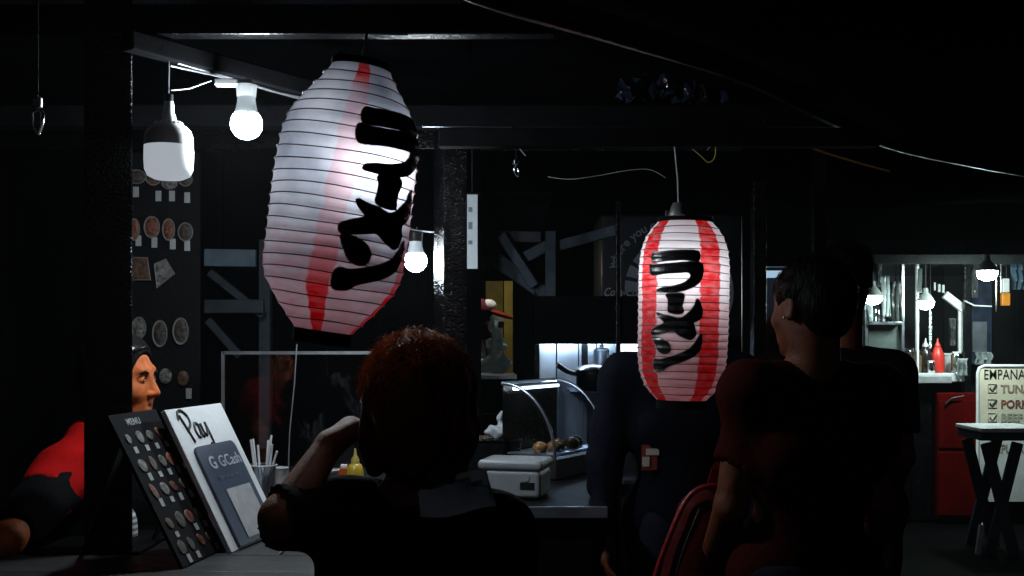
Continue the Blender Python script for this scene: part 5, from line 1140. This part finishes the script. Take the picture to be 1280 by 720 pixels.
# --- cook inside the kiosk hatch with cap, in profile facing right
Yc = 6.85; hd = P(598, 402, Yc)
t, cs_, K = human('person', 'cook in a red and white cap inside the lit kiosk hatch', hd, V((1, -.1, 0)), V((.8, -.5, 0)), V((hd.x - .02, Yc, .9)),
    (V((hd.x + .05, Yc + .17, 1.35)), V((hd.x - .10, Yc - .17, 1.35))), (V((hd.x + .1, Yc + .2, 1.1)), V((hd.x - .02, Yc - .24, 1.1))), (V((hd.x + .26, Yc + .05, 1.15)), V((hd.x + .2, Yc - .22, 1.16))),
    (V((0, 0, -1)), V((0, 0, -1))), (V((hd.x + .06, Yc + .1, .5)), V((hd.x - .04, Yc - .1, .5))), (V((hd.x + .04, Yc + .1, .07)), V((hd.x - .04, Yc - .1, .07))),
    skin3, black_hair, 'short', cloth_mat('grey_green_cotton', (.14, .17, .16)), jeans, vox=.008, sleeve=.6)
h, f, u, r = K['head'], K['f'], K['u'], K['r']; ax = (tuple(r), tuple(f), tuple(u))
s5 = SDF(np.array(h) - .2, np.array(h) + .25, .007); s5.ell(h - f * .01 + u * .06, (.092, .112, .085), ax, .005); s5.half(tuple(h + u * .058), tuple(-u), .004)
cp = link('cap', s5.mesh('cap'), cloth_mat('cap_maroon', (.10, .02, .03)), t, smooth=True)
s5 = SDF(np.array(h) - .2, np.array(h) + .3, .006); s5.ell(h + f * .135 + u * .045, (.075, .085, .016), (tuple(r), tuple((f - u * .35).normalized()), tuple((u + f * .35).normalized())), .003); link('brim', s5.mesh('brim'), cloth_mat('brim_red', (.30, .03, .02)), cp, smooth=True)
s5 = SDF(np.array(h) - .1, np.array(h) + .3, .006); s5.ell(h + f * .062 + u * .092, (.06, .052, .045), ax, .003); link('cap_panel', s5.mesh('cap_panel'), cloth_mat('cap_white', (.6, .62, .62)), cp, smooth=True)

# --- red trimmed bag carried by the man in dark red
bg = thing('backpack', 'dark red backpack with glossy red trim hanging between the two men', 'backpack', (P(866, 0, 2.8).x, 2.85, .62))
bc = V((P(868, 0, 2.85).x, 2.85, .93)); bagm = cloth_mat('bag_dark_red', (.07, .008, .008), .5); trim = mat('bag_trim_red', (.24, .006, .008), .4, var=.3, bump=.2)
s6 = SDF(np.array(bc) - np.array((.2, .16, .35)), np.array(bc) + np.array((.2, .16, .35)), .006)
s6.cap(bc + V((.03, 0, .10)), bc + V((-.01, 0, -.18)), .085, .115, k=.03, flat=((.25, -.97, 0), .72)); s6.cap(bc + V((.0, -.055, -.1)), bc + V((-.01, -.06, -.19)), .07, .08, k=.02, flat=((.25, -.97, 0), .5)); s6.ripple(.004, (20, 20, 20), 2)
link('bag_body', s6.mesh('bag_body'), bagm, bg, smooth=True)
q = smooth_poly([bc + V((.085, -.03, .16)), bc + V((.045, -.045, .195)), bc + V((-.02, -.05, .17)), bc + V((-.075, -.055, .06)), bc + V((-.118, -.05, -.08)), bc + V((-.125, -.045, -.22))], 6, False); MB().tube(q, .007, 8).build('piping', trim, bg, smooth=True)
q = smooth_poly([bc + V((.0, -.075, .14)), bc + V((-.05, -.095, .02)), bc + V((-.08, -.105, -.12)), bc + V((-.07, -.11, -.22))], 6, False); MB().tube(q, .003, 8).build('zip', black_plastic, bg, smooth=True)
q = smooth_poly([bc + V((.04, -.02, .18)), bc + V((.055, -.05, .245)), bc + V((.10, -.08, .27)), bc + V((.13, -.06, .23)), bc + V((.10, -.0, .16))], 6, False)
m_ = MB()
for a, b in zip(q, q[1:]): m_.beam(a, b + (b - a) * .15, .028, .006, (0, -1, .3))
m_.build('strap', trim, bg); MB().box(q[12] + V((0, -.012, 0)), (.03, .008, .02)).build('buckle', chrome, bg, bevel=.002)

# ================================================================== THIN HAZE ADDED TO GIVE THE BARE BULBS THEIR HALO
hz = MB().box((0, 30, .95), (122, 122, 3.9)).build('haze', bpy.data.materials.new('halo_haze'))
hm = hz.data.materials[0]; hm.use_nodes = True; n = hm.node_tree.nodes; n.remove(n['Principled BSDF'])
pv = n.new('ShaderNodeVolumePrincipled'); pv.inputs['Color'].default_value = (.9, .95, 1, 1); pv.inputs['Density'].default_value = .0014; pv.inputs['Anisotropy'].default_value = .0
hm.node_tree.links.new(pv.outputs[0], n['Material Output'].inputs['Volume'])
hz['kind'] = 'stuff'; hz['label'] = 'thin haze added for the halos around the lamps'; hz['category'] = 'haze'
